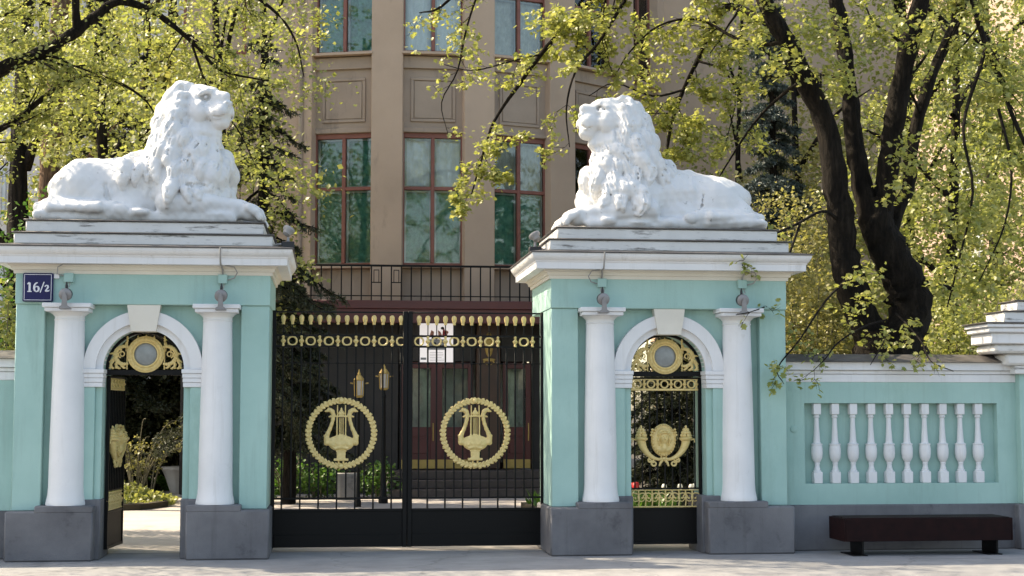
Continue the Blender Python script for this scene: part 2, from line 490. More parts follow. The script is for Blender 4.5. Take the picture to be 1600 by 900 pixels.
MT['cap'] = paint('weathered_white', (.70, .69, .67), (.60, .59, .57), .75, 2, .5, (.16, .15, .14), (.555, .66), 7., (.30, .6, 2.2))
MT['lion'] = paint('lion_paint', (.70, .70, .695), (.63, .63, .63), .6, 2.5, .35, (.25, .24, .22), (.635, .70), 6.5, None, 0, 45)
MT['grey'] = paint('grey_plinth', (.165, .163, .172), (.098, .097, .106), .75, 1.6, .8, (.048, .048, .054), (.58, .74), 2.6, streak=(.06, .058, .06))
MT['tin'] = paint('roof_tin', (.14, .13, .125), (.07, .062, .06), .55, 5, .2, None, metal=.3)
MT['iron'] = paint('black_iron', (.005, .005, .0055), (.0035, .0035, .004), .45, 3, .12, spec=.18)
MT['iron2'] = paint('black_sheet_iron', (.004, .0037, .004), (.003, .0028, .003), .5, 3, .1, spec=.18)
MT['gold'] = paint('gold_paint', (.76, .58, .25), (.64, .47, .18), .42, 22, .15, (.36, .25, .09), (.62, .76), 30, None, .0)
MT['cord'] = paint('grey_cable', (.33, .32, .31), (.25, .24, .23), .6, 5, .1)
MT['greyl'] = paint('lamp_grey', (.26, .25, .25), (.20, .19, .19), .45, 8, .1, metal=.3)
MT['black'] = paint('black_plastic', (.016, .016, .018), (.012, .012, .014), .5, 5, .05)
MT['bluesign'] = paint('blue_enamel', (.011, .012, .085), (.009, .010, .07), .3, 4, .02, spec=.25)
MT['signwhite'] = paint('white_enamel', (.72, .72, .76), (.66, .66, .7), .35, 4, .02)
MT['bench'] = paint('dark_bench_wood', (.016, .0045, .0045), (.008, .0025, .003), .6, 9, .5, spec=.12)
MT['frost'] = paint('frosted_glass', (.29, .31, .31), (.21, .225, .225), .3, 9, .05)
MT['plaster'] = paint('brown_render', (.485, .352, .258), (.415, .30, .218), .85, .8, .5, (.195, .145, .115), (.60, .80), 1.1, (1.4, 1.4, .4), 0, 40)
MT['spandrel'] = paint('grey_brown_render', (.39, .295, .225), (.32, .24, .183), .85, 1.2, .5, (.12, .095, .08), (.56, .80), 1.8, (1.6, 1.6, .5), 0, 40)
MT['redframe'] = paint('red_brown_frame', (.255, .088, .060), (.19, .066, .046), .55, 4, .2)
MT['paleframe'] = paint('pale_inner_frame', (.52, .55, .54), (.42, .46, .46), .6, 4, .1)
MT['maroon'] = paint('maroon_paint', (.105, .022, .022), (.08, .017, .018), .4, 3, .1)
MT['darkwall'] = paint('dark_wall', (.032, .028, .027), (.022, .019, .019), .6, 4, .2)
MT['brownstone'] = paint('brown_stone', (.085, .045, .028), (.06, .032, .021), .5, 3, .2)
MT['brass'] = paint('brass', (.55, .38, .12), (.44, .30, .09), .45, 6, .05, metal=.3)
MT['granite'] = paint('grey_steps', (.085, .068, .062), (.055, .043, .04), .7, 8, .3)
MT['asphalt'] = paint('pavement_asphalt', (.285, .282, .28), (.215, .212, .212), .9, 1.7, 1.0, (.15, .145, .14), (.56, .72), 4.5, (.5, 1.6, 1), 0, 130)
def add_cracks(m):
    nt = m.node_tree; p = nt.nodes['Principled BSDF']; src = p.inputs['Base Color'].links[0].from_socket
    g = nt.nodes.new('ShaderNodeNewGeometry'); n = nt.nodes.new('ShaderNodeTexNoise'); n.inputs['Scale'].default_value = 2.2; n.inputs['Detail'].default_value = 6
    ad = nt.nodes.new('ShaderNodeVectorMath'); ad.operation = 'MULTIPLY_ADD'; ad.inputs[1].default_value = (.7, .7, 0)
    nt.links.new(g.outputs['Position'], n.inputs['Vector']); nt.links.new(n.outputs['Color'], ad.inputs[0]); nt.links.new(g.outputs['Position'], ad.inputs[2])
    v = nt.nodes.new('ShaderNodeTexVoronoi'); v.feature = 'DISTANCE_TO_EDGE'; v.inputs['Scale'].default_value = .45; nt.links.new(ad.outputs[0], v.inputs['Vector'])
    f = ramp(nt, v.outputs['Distance'], [(.0, (.38, .38, .38)), (.010, (0, 0, 0))]); nt.links.new(mixc(nt, f, src, (.07, .068, .065)), p.inputs['Base Color'])
add_cracks(MT['asphalt'])
MT['road'] = paint('road_asphalt', (.055, .055, .058), (.043, .043, .045), .9, 1, .6)
MT['kerb'] = paint('kerb_stone', (.30, .295, .29), (.24, .235, .23), .85, 3, .4)
MT['paving'] = paint('courtyard_paving', (.44, .40, .37), (.36, .325, .30), .9, 1.1, .5, (.24, .215, .19), (.58, .72), 1.7)
MT['soil'] = paint('garden_soil', (.055, .042, .026), (.035, .03, .017), .95, 3, 1)
def bark_mat(name, a, b, c):
    m, nt, p = newmat(name)
    f1 = noise(nt, 16, 6, .65, (1, 1, .16)); f2 = noise(nt, 3, 4)
    col = ramp(nt, f1, [(.36, b), (.52, a), (.72, c)]); col = mixc(nt, ramp(nt, f2, [(.35, (0, 0, 0)), (.7, (.6, .6, .6))]), col, b)
    nt.links.new(col, p.inputs['Base Color']); p.inputs['Roughness'].default_value = .95; p.inputs['Specular IOR Level'].default_value = .2
    bump(nt, p, f1, 1.0, .06); return m
MT['bark'] = bark_mat('dark_bark', (.014, .0105, .008), (.005, .004, .0033), (.034, .027, .021))
MT['barkl'] = bark_mat('pine_bark', (.18, .11, .07), (.07, .045, .033), (.28, .19, .13))
MT['stem'] = paint('pale_stem', (.16, .14, .09), (.11, .10, .06), .8, 8, .3)
MT['urn'] = paint('white_concrete', (.62, .59, .56), (.52, .49, .46), .8, 4, .4)
MT['farpink'] = paint('sunny_pink_render', (.50, .36, .28), (.44, .32, .25), .9, .5, .2)
MT['farpale'] = paint('pale_render', (.58, .54, .50), (.50, .47, .43), .9, .5, .2)
MT['paper'] = paint('white_paper', (.80, .80, .86), (.76, .76, .82), .6, 3, 0)
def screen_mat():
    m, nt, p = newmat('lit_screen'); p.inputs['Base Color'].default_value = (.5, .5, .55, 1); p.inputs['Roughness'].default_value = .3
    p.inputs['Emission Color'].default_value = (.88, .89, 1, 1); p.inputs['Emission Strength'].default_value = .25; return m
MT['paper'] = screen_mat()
MT['printblack'] = paint('black_print', (.03, .03, .035), (.03, .03, .035), .6, 3, 0)
MT['printred'] = paint('red_print', (.48, .05, .06), (.36, .04, .05), .6, 9, 0)
MT['printskin'] = paint('pink_print', (.70, .36, .30), (.62, .30, .25), .6, 9, 0)
MT['printgrey'] = paint('grey_print', (.42, .43, .47), (.35, .36, .40), .6, 9, 0)
MT['red'] = paint('tulip_red', (.55, .02, .025), (.45, .015, .02), .5, 9, 0)
MT['tulwhite'] = paint('tulip_white', (.75, .75, .66), (.68, .68, .58), .5, 9, 0)
def curtain_mat(name, a, b, tr):
    m, nt, p = newmat(name)
    col = ramp(nt, noise(nt, 7, 6, .7, (1.6, 1.6, 1)), [(.36, b), (.62, a)])
    nt.links.new(col, p.inputs['Base Color']); p.inputs['Roughness'].default_value = .9
    return m
MT['cgreen'] = curtain_mat('green_curtain', (.13, .36, .27), (.05, .19, .145), 0)
MT['cwhite'] = curtain_mat('white_curtain', (.92, .93, .97), (.78, .80, .85), 0)
MT['cgrey'] = curtain_mat('grey_lace_curtain', (.56, .55, .50), (.36, .35, .31), 0)
def glass_mat():
    m, nt, p = newmat('window_glass'); n = nt.nodes; n.remove(p)
    tr = n.new('ShaderNodeBsdfTransparent'); tr.inputs[0].default_value = (.93, .97, .96, 1)
    gl = n.new('ShaderNodeBsdfGlossy'); gl.inputs['Roughness'].default_value = .03
    g2 = noise(nt, 1.6, 2); b = n.new('ShaderNodeBump'); b.inputs['Strength'].default_value = .06; b.inputs['Distance'].default_value = .05
    nt.links.new(g2, b.inputs['Height']); nt.links.new(b.outputs[0], gl.inputs['Normal'])
    fr = n.new('ShaderNodeFresnel'); fr.inputs['IOR'].default_value = 1.6
    mx = n.new('ShaderNodeMixShader'); nt.links.new(fr.outputs[0], mx.inputs[0]); nt.links.new(tr.outputs[0], mx.inputs[1]); nt.links.new(gl.outputs[0], mx.inputs[2])
    nt.links.new(mx.outputs[0], n['Material Output'].inputs[0]); return m
MT['glass'] = glass_mat()
def leaf_mat(name, cols, trans=.5):
    m, nt, p = newmat(name); n = nt.nodes; n.remove(p)
    g = n.new('ShaderNodeNewGeometry')
    k = len(cols)
    col = ramp(nt, g.outputs['Random Per Island'], [(i/(k-1), c) for i, c in enumerate(cols)])
    d = n.new('ShaderNodeBsdfDiffuse'); t = n.new('ShaderNodeBsdfTranslucent'); gl = n.new('ShaderNodeBsdfGlossy'); gl.inputs['Roughness'].default_value = .45
    gl.inputs['Color'].default_value = (.8, .8, .8, 1)
    hs = n.new('ShaderNodeHueSaturation'); hs.inputs['Saturation'].default_value = 1.12; hs.inputs['Value'].default_value = 1.35
    nt.links.new(col, d.inputs[0]); nt.links.new(col, hs.inputs['Color']); nt.links.new(hs.outputs[0], t.inputs[0])
    a = n.new('ShaderNodeMixShader'); a.inputs[0].default_value = trans; nt.links.new(d.outputs[0], a.inputs[1]); nt.links.new(t.outputs[0], a.inputs[2])
    b = n.new('ShaderNodeMixShader'); b.inputs[0].default_value = .05; nt.links.new(a.outputs[0], b.inputs[1]); nt.links.new(gl.outputs[0], b.inputs[2])
    nt.links.new(b.outputs[0], n['Material Output'].inputs[0]); return m
MT['maple'] = leaf_mat('spring_leaves', [(.22, .25, .06), (.305, .325, .09), (.39, .385, .13), (.265, .29, .08)])
MT['linden'] = leaf_mat('yellow_green_leaves', [(.175, .20, .05), (.26, .285, .08), (.34, .34, .115), (.22, .245, .065)])
MT['lilac'] = leaf_mat('olive_leaves', [(.16, .165, .045), (.27, .255, .085), (.34, .31, .12), (.21, .205, .065)])
MT['green'] = leaf_mat('fresh_green_leaves', [(.05, .12, .02), (.08, .17, .03), (.11, .20, .04)], .35)
MT['needle'] = leaf_mat('dark_needles', [(.022, .032, .015), (.038, .048, .02), (.058, .062, .028)], .12)
MT['bluenee'] = leaf_mat('blue_needles', [(.035, .055, .050), (.06, .085, .08), (.11, .135, .125)], .1)
# ---------------------------------------------------------------- the ground
def sheet(name, x0, x1, y0, y1, z, mat):
    return kind(obj(name, MB().add([(x0, y0, z), (x1, y0, z), (x1, y1, z), (x0, y1, z)], [(0, 1, 2, 3)]).mesh(name, 0), mat), 'structure')
sheet('ground', -900, 900, -700, 1500, -.16, MT['soil'])
sheet('road', -120, 120, -16, -4.15, -.13, MT['road'])
sheet('far_pavement', -120, 120, -24, -16.2, 0, MT['asphalt'])
sheet('pavement', -60, 60, -4.0, .78, 0, MT['asphalt'])
kind(obj('kerb', MB().box(-60, 60, -4.15, -4.0, -.15, .004, .015), MT['kerb']), 'structure')
sheet('courtyard_paving', -14, 20, .78, 15.2, .002, MT['paving'])
def bed(name, pts, h=.10):
    kind(obj(name, MB().prism([(x, y) for x, y in pts], -h, .02, Matrix(((1, 0, 0), (0, 0, 1), (0, -1, 0))).to_4x4()), MT['soil']), 'structure')

# ---------------------------------------------------------------- gate pavilion, built round x=0, front of the corner pilasters at y=0
HW, DEPTH = 1.375, 1.6
ZPL, ZCOL, ZENT, ZENT2 = .54, .597, 2.795, 3.135
def arch_poly(r, zs, xo, zt, n=28):
    """Rectangle with an arched doorway cut from below."""
    p = [(-xo, .0), (-r, .0)]+[(-r, zs)]+[(-r*math.cos(math.pi*i/n), zs+r*math.sin(math.pi*i/n)) for i in range(1, n)]+[(r, zs), (r, 0), (xo, 0), (xo, zt), (-xo, zt)]
    return p
def half_ring(r0, r1, zs, y0, y1, n=32, mb=None, a0=0, a1=math.pi):
    mb = mb or MB()
    for i in range(n):
        a, b = a0+(a1-a0)*i/n, a0+(a1-a0)*(i+1)/n
        q = [(r0*math.cos(a), zs+r0*math.sin(a)), (r1*math.cos(a), zs+r1*math.sin(a)), (r1*math.cos(b), zs+r1*math.sin(b)), (r0*math.cos(b), zs+r0*math.sin(b))]
        o = len(mb.v)
        mb.v += [(x, y0, z) for x, z in q]+[(x, y1, z) for x, z in q]
        f = [(0, 1, 2, 3), (1, 5, 6, 2), (4, 0, 3, 7)]
        if i == 0: f.append((0, 4, 5, 1))
        if i == n-1: f.append((3, 2, 6, 7))
        mb.f += [tuple(k+o for k in t) for t in f]
    return mb
def weld(mb, name, smooth=38):
    me = mb.mesh(name, 0); bm = bmesh.new(); bm.from_mesh(me); bmesh.ops.remove_doubles(bm, verts=bm.verts, dist=.0004)
    bm.to_mesh(me); bm.free()
    me.polygons.foreach_set('use_smooth', np.ones(len(me.polygons), bool)); me.set_sharp_from_angle(angle=RAD(smooth)); return me

SPRING = 2.085
gold = MT['gold']
def spear_mb(mb, x, z, s=1.0, ang=0, y=0):
    M = Matrix.Translation((x, y, z)) @ Matrix.Rotation(ang, 4, 'Y') @ Matrix.Scale(s, 4)
    mb.lathe([(.006, -.06), (.006, 0), (.016, .004), (.018, .022), (.011, .03), (.02, .05), (.013, .072), (.002, .095)], 8, M=M); return mb
def scroll(mb, cx, cz, r, a0, a1, th=.011, y=0, shrink=.6, n=22, flip=1):
    pts = []
    for i in range(n):
        t = i/(n-1); a = a0+(a1-a0)*t; q = r*(1-shrink*t)
        pts.append((cx+flip*q*math.cos(a), y, cz+q*math.sin(a)))
    mb.tube(pts, [th*(1-.35*i/(n-1)) for i in range(n)], 6); return mb

def fanlight(parent, y):
    """Arched grille over the wicket: gilt round disc between garlands and spear heads."""
    R0 = .435; zc = 2.255
    fr = MB(); half_ring(R0-.028, R0+.004, SPRING, y-.015, y+.03, 30, fr); fr.box(-R0, R0, y-.025, y+.03, 2.022, 2.082, .004)
    fl = obj('fanlight', weld(fr, 'fanlight_frame'), MT['iron'], parent)
    ring = MB(); ring.ring((0, y-.02, zc), .172, .026, 36, 10); ring.ring((0, y-.03, zc), .138, .012, 36, 8); ring.ring((0, y-.026, zc), .197, .009, 36, 6)
    for i in range(26):
        a = 2*math.pi*i/26; ring.blob((math.cos(a)*.172, y-.045, zc+math.sin(a)*.172), (.013, .010, .013), None, 6, 5)
    obj('oculus_ring', ring, gold, fl)
    d = MB(); M = Matrix.Translation((0, y-.012, zc)) @ Matrix.Rotation(math.pi/2, 4, 'X')
    d.lathe([(.13, -.01), (.13, 0), (.12, .008), (.08, .017), (.03, .022)], 32, M=M); obj('oculus_glass', d, MT['frost'], fl)
    for sx in (-1, 1):
        g = MB()
        # C-shaped garland beside the ring
        for i in range(15):
            a = RAD(72)+RAD(215)*i/14; cx = sx*.235; r = .10
            g.blob((cx-sx*r*math.cos(a), y-.02, 2.245+r*math.sin(a)), (.018+.009*math.sin(i*math.pi/14), .016, .018+.009*math.sin(i*math.pi/14)), None, 7, 5)
        scroll(g, sx*.262, 2.255, .042, -1.2, 6.6, .009, y-.02, .65, 20, sx)
        for k, (dx, dz) in enumerate(((.02, .0), (.06, -.02), (.10, -.05), (.05, .05), (.10, .03))):
            g.tube([(sx*.30, y-.015, 2.24), (sx*(.30+dx*.5), y-.025, 2.245+dz*.7), (sx*(.30+dx), y-.015, 2.225+dz*1.2)], [.012, .016, .006], 6)
        # hanging ribbons and leaf clusters down to the bar
        for (x0, z0, x1, z1) in ((.27, 2.16, .235, 2.10), (.30, 2.20, .32, 2.10), (.35, 2.19, .385, 2.10), (.33, 2.15, .29, 2.095), (.38, 2.16, .36, 2.095)):
            g.tube([(sx*x0, y-.015, z0), (sx*((x0+x1)/2+.012), y-.025, (z0+z1)/2), (sx*x1, y-.015, z1)], [.014, .017, .012], 6)
            g.blob((sx*x1, y-.02, z1+.004), (.02, .013, .012), None, 6, 5)
        g.tube([(sx*.205, y-.01, 2.085), (sx*.205, y-.01, 2.42)], .008, 6); spear_mb(g, sx*.205, 2.40, .75, 0, y-.01)
        g.tube([(sx*.10, y-.01, 2.08), (sx*.10, y-.02, 2.115)], .012, 6)
        obj('gilt_garland', g, gold, fl)
    sp_ = MB(); spear_mb(sp_, 0, 0, .72); sp_ = sp_.mesh('spear_head')
    for a in (-54, -40, -15, 0, 15, 40, 54):
        q = RAD(a); obj('spear_head', sp_, gold, fl, (.335*math.sin(q)*1.02, y-.01, SPRING+.335*math.cos(q)-.01))
    return fl

def pavilion(x0, label, inl, inr):
    t = thing('gate_pavilion', label, 'gatehouse', (x0, 0, 0), 0, 'gate pavilions with lions')
    # grey plinth, two blocks with stepped tops
    for sx, IN in ((-1, inl), (1, inr)):
        m = MB()
        a, b = sorted((sx*IN, sx*(HW+.035)))
        m.box(a, b, -.16, .72, 0, ZPL, .018)
        a, b = sorted((sx*1.0, sx*(HW+.033))); m.box(a, b, .70, 1.02, 0, ZPL-.002, .018); a, b = sorted((sx*.95, sx*(HW-.15))); m.box(a, b, 1.0, DEPTH, 0, ZPL-.004, .01)
        a, b = sorted((sx*(IN-.0), sx*1.10)); m.box(a, b, -.163, .5, ZPL-.02, ZCOL, .012)
        a, b = sorted((sx*(min(IN, .46)-.03), sx*(IN+.19))); m.box(a, b, .028, .706, 0, .655, .01)
        obj('plinth', m, MT['grey'], t)
    wall = obj('wall', weld(MB().prism(arch_poly(.44, SPRING, HW-.25, ZENT-.002), .125, .70), 'pavilion_wall', 30), MT['teal'], t)
    for sx in (-1, 1):
        a, b = sorted((sx*1.065, sx*HW)); obj('pilaster', MB().box(a, b, 0, .97, ZPL, ZENT, .008), MT['teal'], t)
        a, b = sorted((sx*.98, sx*(HW-.18))); obj('rear_pilaster', MB().box(a, b, .96, DEPTH-.02, ZPL-.01, ZENT, .008), MT['teal'], t)
        # jamb pier beside the doorway, two steps, with a moulded impost
        m = MB(); a, b = sorted((sx*.515, sx*.655)); m.box(a, b, .04, .2, .59, 1.885, .005)
        a, b = sorted((sx*.441, sx*.516)); m.box(a, b, .083, .25, .64, 1.885, .004); obj('jamb', m, MT['teal'], t)
        m = MB()
        for z0, z1, o in ((1.885, 1.935, 0), (1.937, 1.985, .007), (1.987, 2.035, .014), (2.037, 2.083, .026)):
            a, b = sorted((sx*(.436-o*.6), sx*(.658+o*.5))); m.box(a, b, .028-o, .26, z0, z1, .004)
        obj('impost', m, MT['white'], t)
        # column
        M0 = Matrix.Translation((sx*.805, .05, 0))
        sh = MB(); prof = [(.212, ZCOL), (.214, ZCOL+.02), (.206, ZCOL+.055), (.195, ZCOL+.11), (.189, ZCOL+.20)]
        for i in range(1, 12): q = i/11; prof.append((.189-.029*q**1.35, ZCOL+.20+q*(2.615-ZCOL-.2)))
        prof += [(.166, 2.617), (.168, 2.625), (.160, 2.632), (.162, 2.66), (.185, 2.685), (.214, 2.705)]
        c = obj('column', sh.lathe(prof, 40, M=M0), MT['white'], t)
        ab = MB().box(sx*.805-.235, sx*.805+.235, .05-.235, .05+.2, 2.706, 2.747, .006).box(sx*.805-.258, sx*.805+.258, .05-.255, .05+.2, 2.749, 2.797, .006)
        obj('abacus', ab, MT['white'], c)
    # archivolt and keystone
    ar = half_ring(.515, .648, SPRING, .022, .2, 32); half_ring(.44, .517, SPRING, .072, .25, 32, ar)
    obj('archivolt', weld(ar, 'archivolt'), MT['white'], t)
    obj('keystone', weld(MB().prism([(-.135, 2.50), (.135, 2.50), (.182, 2.793), (-.182, 2.793)], -.012, .2), 'keystone', 20), MT['cream'], t)
    obj('entablature', MB().box(-HW-.008, HW+.008, -.022, DEPTH+.02, ZENT, ZENT2+.01, .006), MT['teal'], t)
    path = [(-HW, 0), (HW, 0), (HW, DEPTH), (-HW, DEPTH)]
    bedm = MB().sweep([(-.02, 3.13), (.03, 3.13), (.034, 3.168), (.052, 3.172), (.06, 3.205), (.085, 3.222), (.085, 3.235), (-.02, 3.235)], path)
    obj('bed_moulding', bedm, MT['cream'], t)
    cor = MB().sweep([(.0, 3.232), (.195, 3.232), (.198, 3.305), (.205, 3.308), (.212, 3.325), (.222, 3.33), (.245, 3.375), (.252, 3.392), (.252, 3.408), (0, 3.43)], path)
    obj('cornice', cor, MT['white'], t)
    obj('roof_flashing', MB().sweep([(.0, 3.4315), (.262, 3.4095), (.268, 3.411), (.268, 3.423), (.0, 3.472)], path), MT['tin'], t)
    for z0, z1, o, cap_ in ((3.452, 3.572, .03, 1), (3.596, 3.722, -.075, 1)):
        st = obj('roof_step', MB().box(-HW-o, HW+o, -.085 if z0 < 3.5 else .02, DEPTH+(.08 if z0 < 3.5 else -.02), z0, z1, .012), MT['cap'], t)
        obj('step_flashing', MB().box(-HW-o-.02, HW+o+.02, (-.085 if z0 < 3.5 else .02)-.02, DEPTH+(.1 if z0 < 3.5 else 0), z1+.001, z1+.016, .004), MT['tin'], st)
    fanlight(t, .275)
    return t
XL, XR = -2.07, 3.865
pavilion(XL, 'turquoise gate pavilion at the left, with the blue house number plate and open wicket', .48, .505)
pavilion(XR, 'turquoise gate pavilion beside the balustrade wall and bench, its wicket shut', .472, .40)

# ---------------------------------------------------------------- low garden walls
def baluster_mb():
    m = MB(); m.box(-.052, .052, -.05, .05, 0, .135, .006); m.box(-.046, .046, -.045, .045, .805, .935, .006)
    m.lathe([(.045, .135), (.047, .15), (.034, .16), (.036, .175), (.030, .19), (.028, .215), (.034, .235), (.030, .243), (.044, .262), (.062, .30), (.068, .35), (.067, .40), (.060, .445), (.066, .450), (.066, .462), (.046, .468), (.040, .49), (.036, .56), (.030, .66), (.027, .745), (.026, .765), (.035, .772), (.037, .785), (.030, .795), (.032, .806)], 16)
    return m.mesh('baluster')
def garden_wall(label, x0, x1, panel=None):
    t = thing('garden_wall', label, 'wall', ((x0+x1)/2, .2, 0))
    X = (x1-x0)/2
    obj('plinth', MB().box(-X, X, 0, .5, 0, .53, .012), MT['grey'], t)
    m = MB()
    if panel:
        a, b, z0, z1 = panel
        m.box(-X, X, .135, .44, .52, 1.99, .003)
        o4 = [(-X, .531), (X, .531), (X, 1.975), (-X, 1.975)]; i4 = [(a, z0), (b, z0), (b, z1), (a, z1)]
        m.add([(x, .02, z) for x, z in o4]+[(x, .02, z) for x, z in i4]+[(x, .14, z) for x, z in i4], [(k, (k+1) % 4, 4+(k+1) % 4, 4+k) for k in range(4)]+[(4+k, 4+(k+1) % 4, 8+(k+1) % 4, 8+k) for k in range(4)])
    else: m.box(-X, X, .02, .44, .52, 1.985, .004)
    obj('wall_face', m, MT['teal'], t)
    c = MB()
    for za, zb, o in ((1.962, 2.055, .008), (2.057, 2.10, .022), (2.102, 2.20, .06)): c.box(-X, X, .02-o, .44+o, za, zb, .006)
    obj('coping', c, MT['white'], t)
    obj('coping_roof', MB().prism([(-.075-.02, 2.201), (.575, 2.201), (.24, 2.30), (.22, 2.30)], -X, X, Matrix(((0, 1, 0, 0), (1, 0, 0, 0), (0, 0, 1, 0), (0, 0, 0, 1)))), MT['tin'], t)
    if panel:
        bm_ = baluster_mb(); n = 10; w = b-a
        for i in range(n): obj('baluster', bm_, MT['white'], t, (a+w*.069+i*(w*.838/(n-1)), .078, z0+.001), None, (1, 1, (z1-z0-.004)/.936))
        obj('round_cover', MB().lathe([(.042, -.01), (.042, .008), (.034, .013)], 20, M=Matrix.Translation((-X+.15, .02, 1.41)) @ Matrix.Rotation(math.pi/2, 4, 'X')), MT['teal'], t)
    return t
wx0, wx1 = XR+HW, 8.13
cx = (wx0+wx1)/2
garden_wall('low turquoise wall with ten white balusters in a sunk panel above the bench', wx0, wx1, (5.52-cx, 7.885-cx, .775, 1.715))
garden_wall('short stretch of low turquoise wall at the left edge, without balusters', -9.0, XL-HW)

# square pier that closes the wall on the right
t = thing('gate_pier', 'turquoise pier with stepped white cap ending the balustrade wall', 'pier', (8.62, .1, 0))
obj('plinth', MB().box(-.56, .54, -.04, .5, 0, .53, .015), MT['grey'], t)
obj('shaft', MB().box(-.50, .49, 0, .46, .53, 2.36, .008), MT['teal'], t)
obj('bed_moulding', MB().box(-.58, .58, -.06, .44, 2.06, 2.16, .01).box(-.70, .70, -.10, .42, 2.162, 2.30, .03).box(-.86, .86, -.16, .40, 2.302, 2.41, .03), MT['cap'], t)
obj('cornice', MB().box(-.92, 1.02, -.20, .40, 2.412, 2.54, .012).box(-.97, 1.07, -.25, .40, 2.542, 2.60, .012).box(-1.0, 1.10, -.28, .40, 2.602, 2.645, .008), MT['white'], t)
obj('roof_flashing', MB().box(-1.03, 1.13, -.30, .41, 2.647, 2.663, .004), MT['tin'], t)
for z0, z1, o in ((2.664, 2.79, .74), (2.812, 2.92, .55)):
    st = obj('roof_step', MB().box(-o, o, -.20+(.9-o)*.3, .36, z0, z1, .01), MT['cap'], t)
    obj('step_flashing', MB().box(-o-.02, o+.02, -.22+(.9-o)*.3, .38, z1+.001, z1+.016, .003), MT['tin'], st)

# ---------------------------------------------------------------- lions
lm = lion_mesh(3, -.62, .16, .0115, cs=.085)
lionL = tag(obj('lion_statue', lm, MT['lion'], None, (XL+.02, .76, 3.80), None, (.975, 1.0, 1.085)), 'white lion statue facing right, lying above the house number plate', 'lion statue', 'white lion statues')
lm2 = lion_mesh(11, -.22, .20, .0115, rl=.10)
lm2.transform(Matrix.Scale(-1, 4, (1, 0, 0))); lm2.flip_normals()
lionR = tag(obj('lion_statue', lm2, MT['lion'], None, (XR+.02, .76, 3.80), None, (.93, .98, 1.06)), 'white lion statue facing left, lying next to the dark tree trunks', 'lion statue', 'white lion statues')

# ---------------------------------------------------------------- house number plate 16/2
t = thing('house_number_plate', 'dark blue plate reading 16/2 on the left pavilion', 'house number', (at(59.5, 449, -.05).x, -.03, at(59.5, 449, -.05).z))
obj('plate', MB().box(-.162, .162, -.035, .0, -.158, .158, .012), MT['bluesign'], t)
m = MB()
for x0_, x1_, z0_, z1_ in ((-.146, .146, .137, .143), (-.146, .146, -.143, -.137), (-.146, -.140, -.1365, .1365), (.140, .146, -.1365, .1365)): m.box(x0_, x1_, -.038, -.034, z0_, z1_, .001)
obj('border_line', m, MT['signwhite'], t)
def stroke(pts, rs):
    m = MB(); P = [(x, 0, z) for x, z in pts]; m.tube(P, rs, 10); me = m.mesh('numeral'); me.transform(Matrix.Translation((0, -.0365, 0)) @ Matrix.Diagonal((1, .12, 1, 1))); return me
S_ = MT['signwhite']
obj('numeral', stroke([(-.112, .037), (-.102, .040), (-.088, .052)], [.007, .009, .010]), S_, t)
obj('numeral', stroke([(-.087, .050), (-.087, -.046)], [.0115, .0115]), S_, t)
obj('numeral', stroke([(-.110, -.047), (-.064, -.047)], [.006, .006]), S_, t)
obj('numeral', stroke([(-.002, .050), (-.016, .047), (-.030, .033), (-.038, .012), (-.039, -.012), (-.032, -.036), (-.016, -.048), (.000, -.044), (.010, -.028), (.010, -.010), (.002, .006), (-.012, .010), (-.026, .003), (-.034, -.008)], [.006, .007, .009, .0115, .0125, .010, .007, .009, .0115, .0115, .009, .006, .006, .005]), S_, t)
obj('slash', stroke([(.026, -.058), (.066, .060)], [.0062, .0062]), S_, t)
obj('numeral', stroke([(.079, .006), (.082, .017), (.094, .023), (.107, .018), (.111, .006), (.104, -.010), (.092, -.025), (.080, -.038)], [.009, .007, .006, .009, .0105, .009, .007, .006]), S_, t)
obj('numeral', stroke([(.078, -.040), (.100, -.041), (.120, -.038), (.123, -.026)], [.008, .009, .007, .004]), S_, t)
obj('cable_box', MB().box(.165, .225, -.02, .01, .10, .152, .003), MT['white'], t)

# ---------------------------------------------------------------- floodlights, junction boxes and cables over the columns
def floodlight(x, label):
    t = thing('floodlight', label, 'floodlight', (x, -.215, 2.80), 0, 'floodlights over the columns')
    M = Matrix.Translation((0, -.03, .085)) @ Matrix.Rotation(math.pi/2+.12, 4, 'X')
    obj('lamp_head', MB().lathe([(.055, -.075), (.068, -.03), (.068, .035)], 28, M=M), MT['black'], t)
    obj('lens', MB().lathe([(.067, .036), (.070, .042), (.066, .054), (.05, .062), (.02, .066)], 28, M=M), MT['greyl'], t)
    obj('bracket', MB().prism([(-.058, -.075), (.058, -.075), (.052, -.052), (.030, -.04), (.022, .07), (.0, .105), (-.022, .07), (-.030, -.04), (-.052, -.052)], -.128, -.108), MT['greyl'], t)
    obj('bracket_foot', MB().box(-.058, .058, -.13, .0, -.078, -.060, .004), MT['greyl'], t)
    obj('cable_gland', MB().lathe([(.014, .0), (.016, .03), (.010, .055), (.006, .075)], 10, c=(0, -.0, .15)), MT['black'], t)
    return t
fl_lab = ['grey floodlight over the column right of the number plate', 'grey floodlight above the column nearest the double gate, left pavilion',
          'grey floodlight above the column between the double gate and the shut wicket', 'grey floodlight above the column nearest the balustrade wall']
fx = [at(104, 466, -.2).x, at(346, 466, -.2).x, at(941, 470, -.2).x, at(1158, 470, -.2).x]
f0 = floodlight(fx[0], fl_lab[0])
for i in (1, 2, 3): dup(f0, fl_lab[i], (fx[i], -.215, 2.80))
jb_lab = ['turquoise junction box over the floodlight next to the number plate', 'turquoise junction box with cable loop on the left pavilion by the double gate',
          'turquoise junction box on the right pavilion near the double gate', 'turquoise junction box on the right pavilion towards the wall']
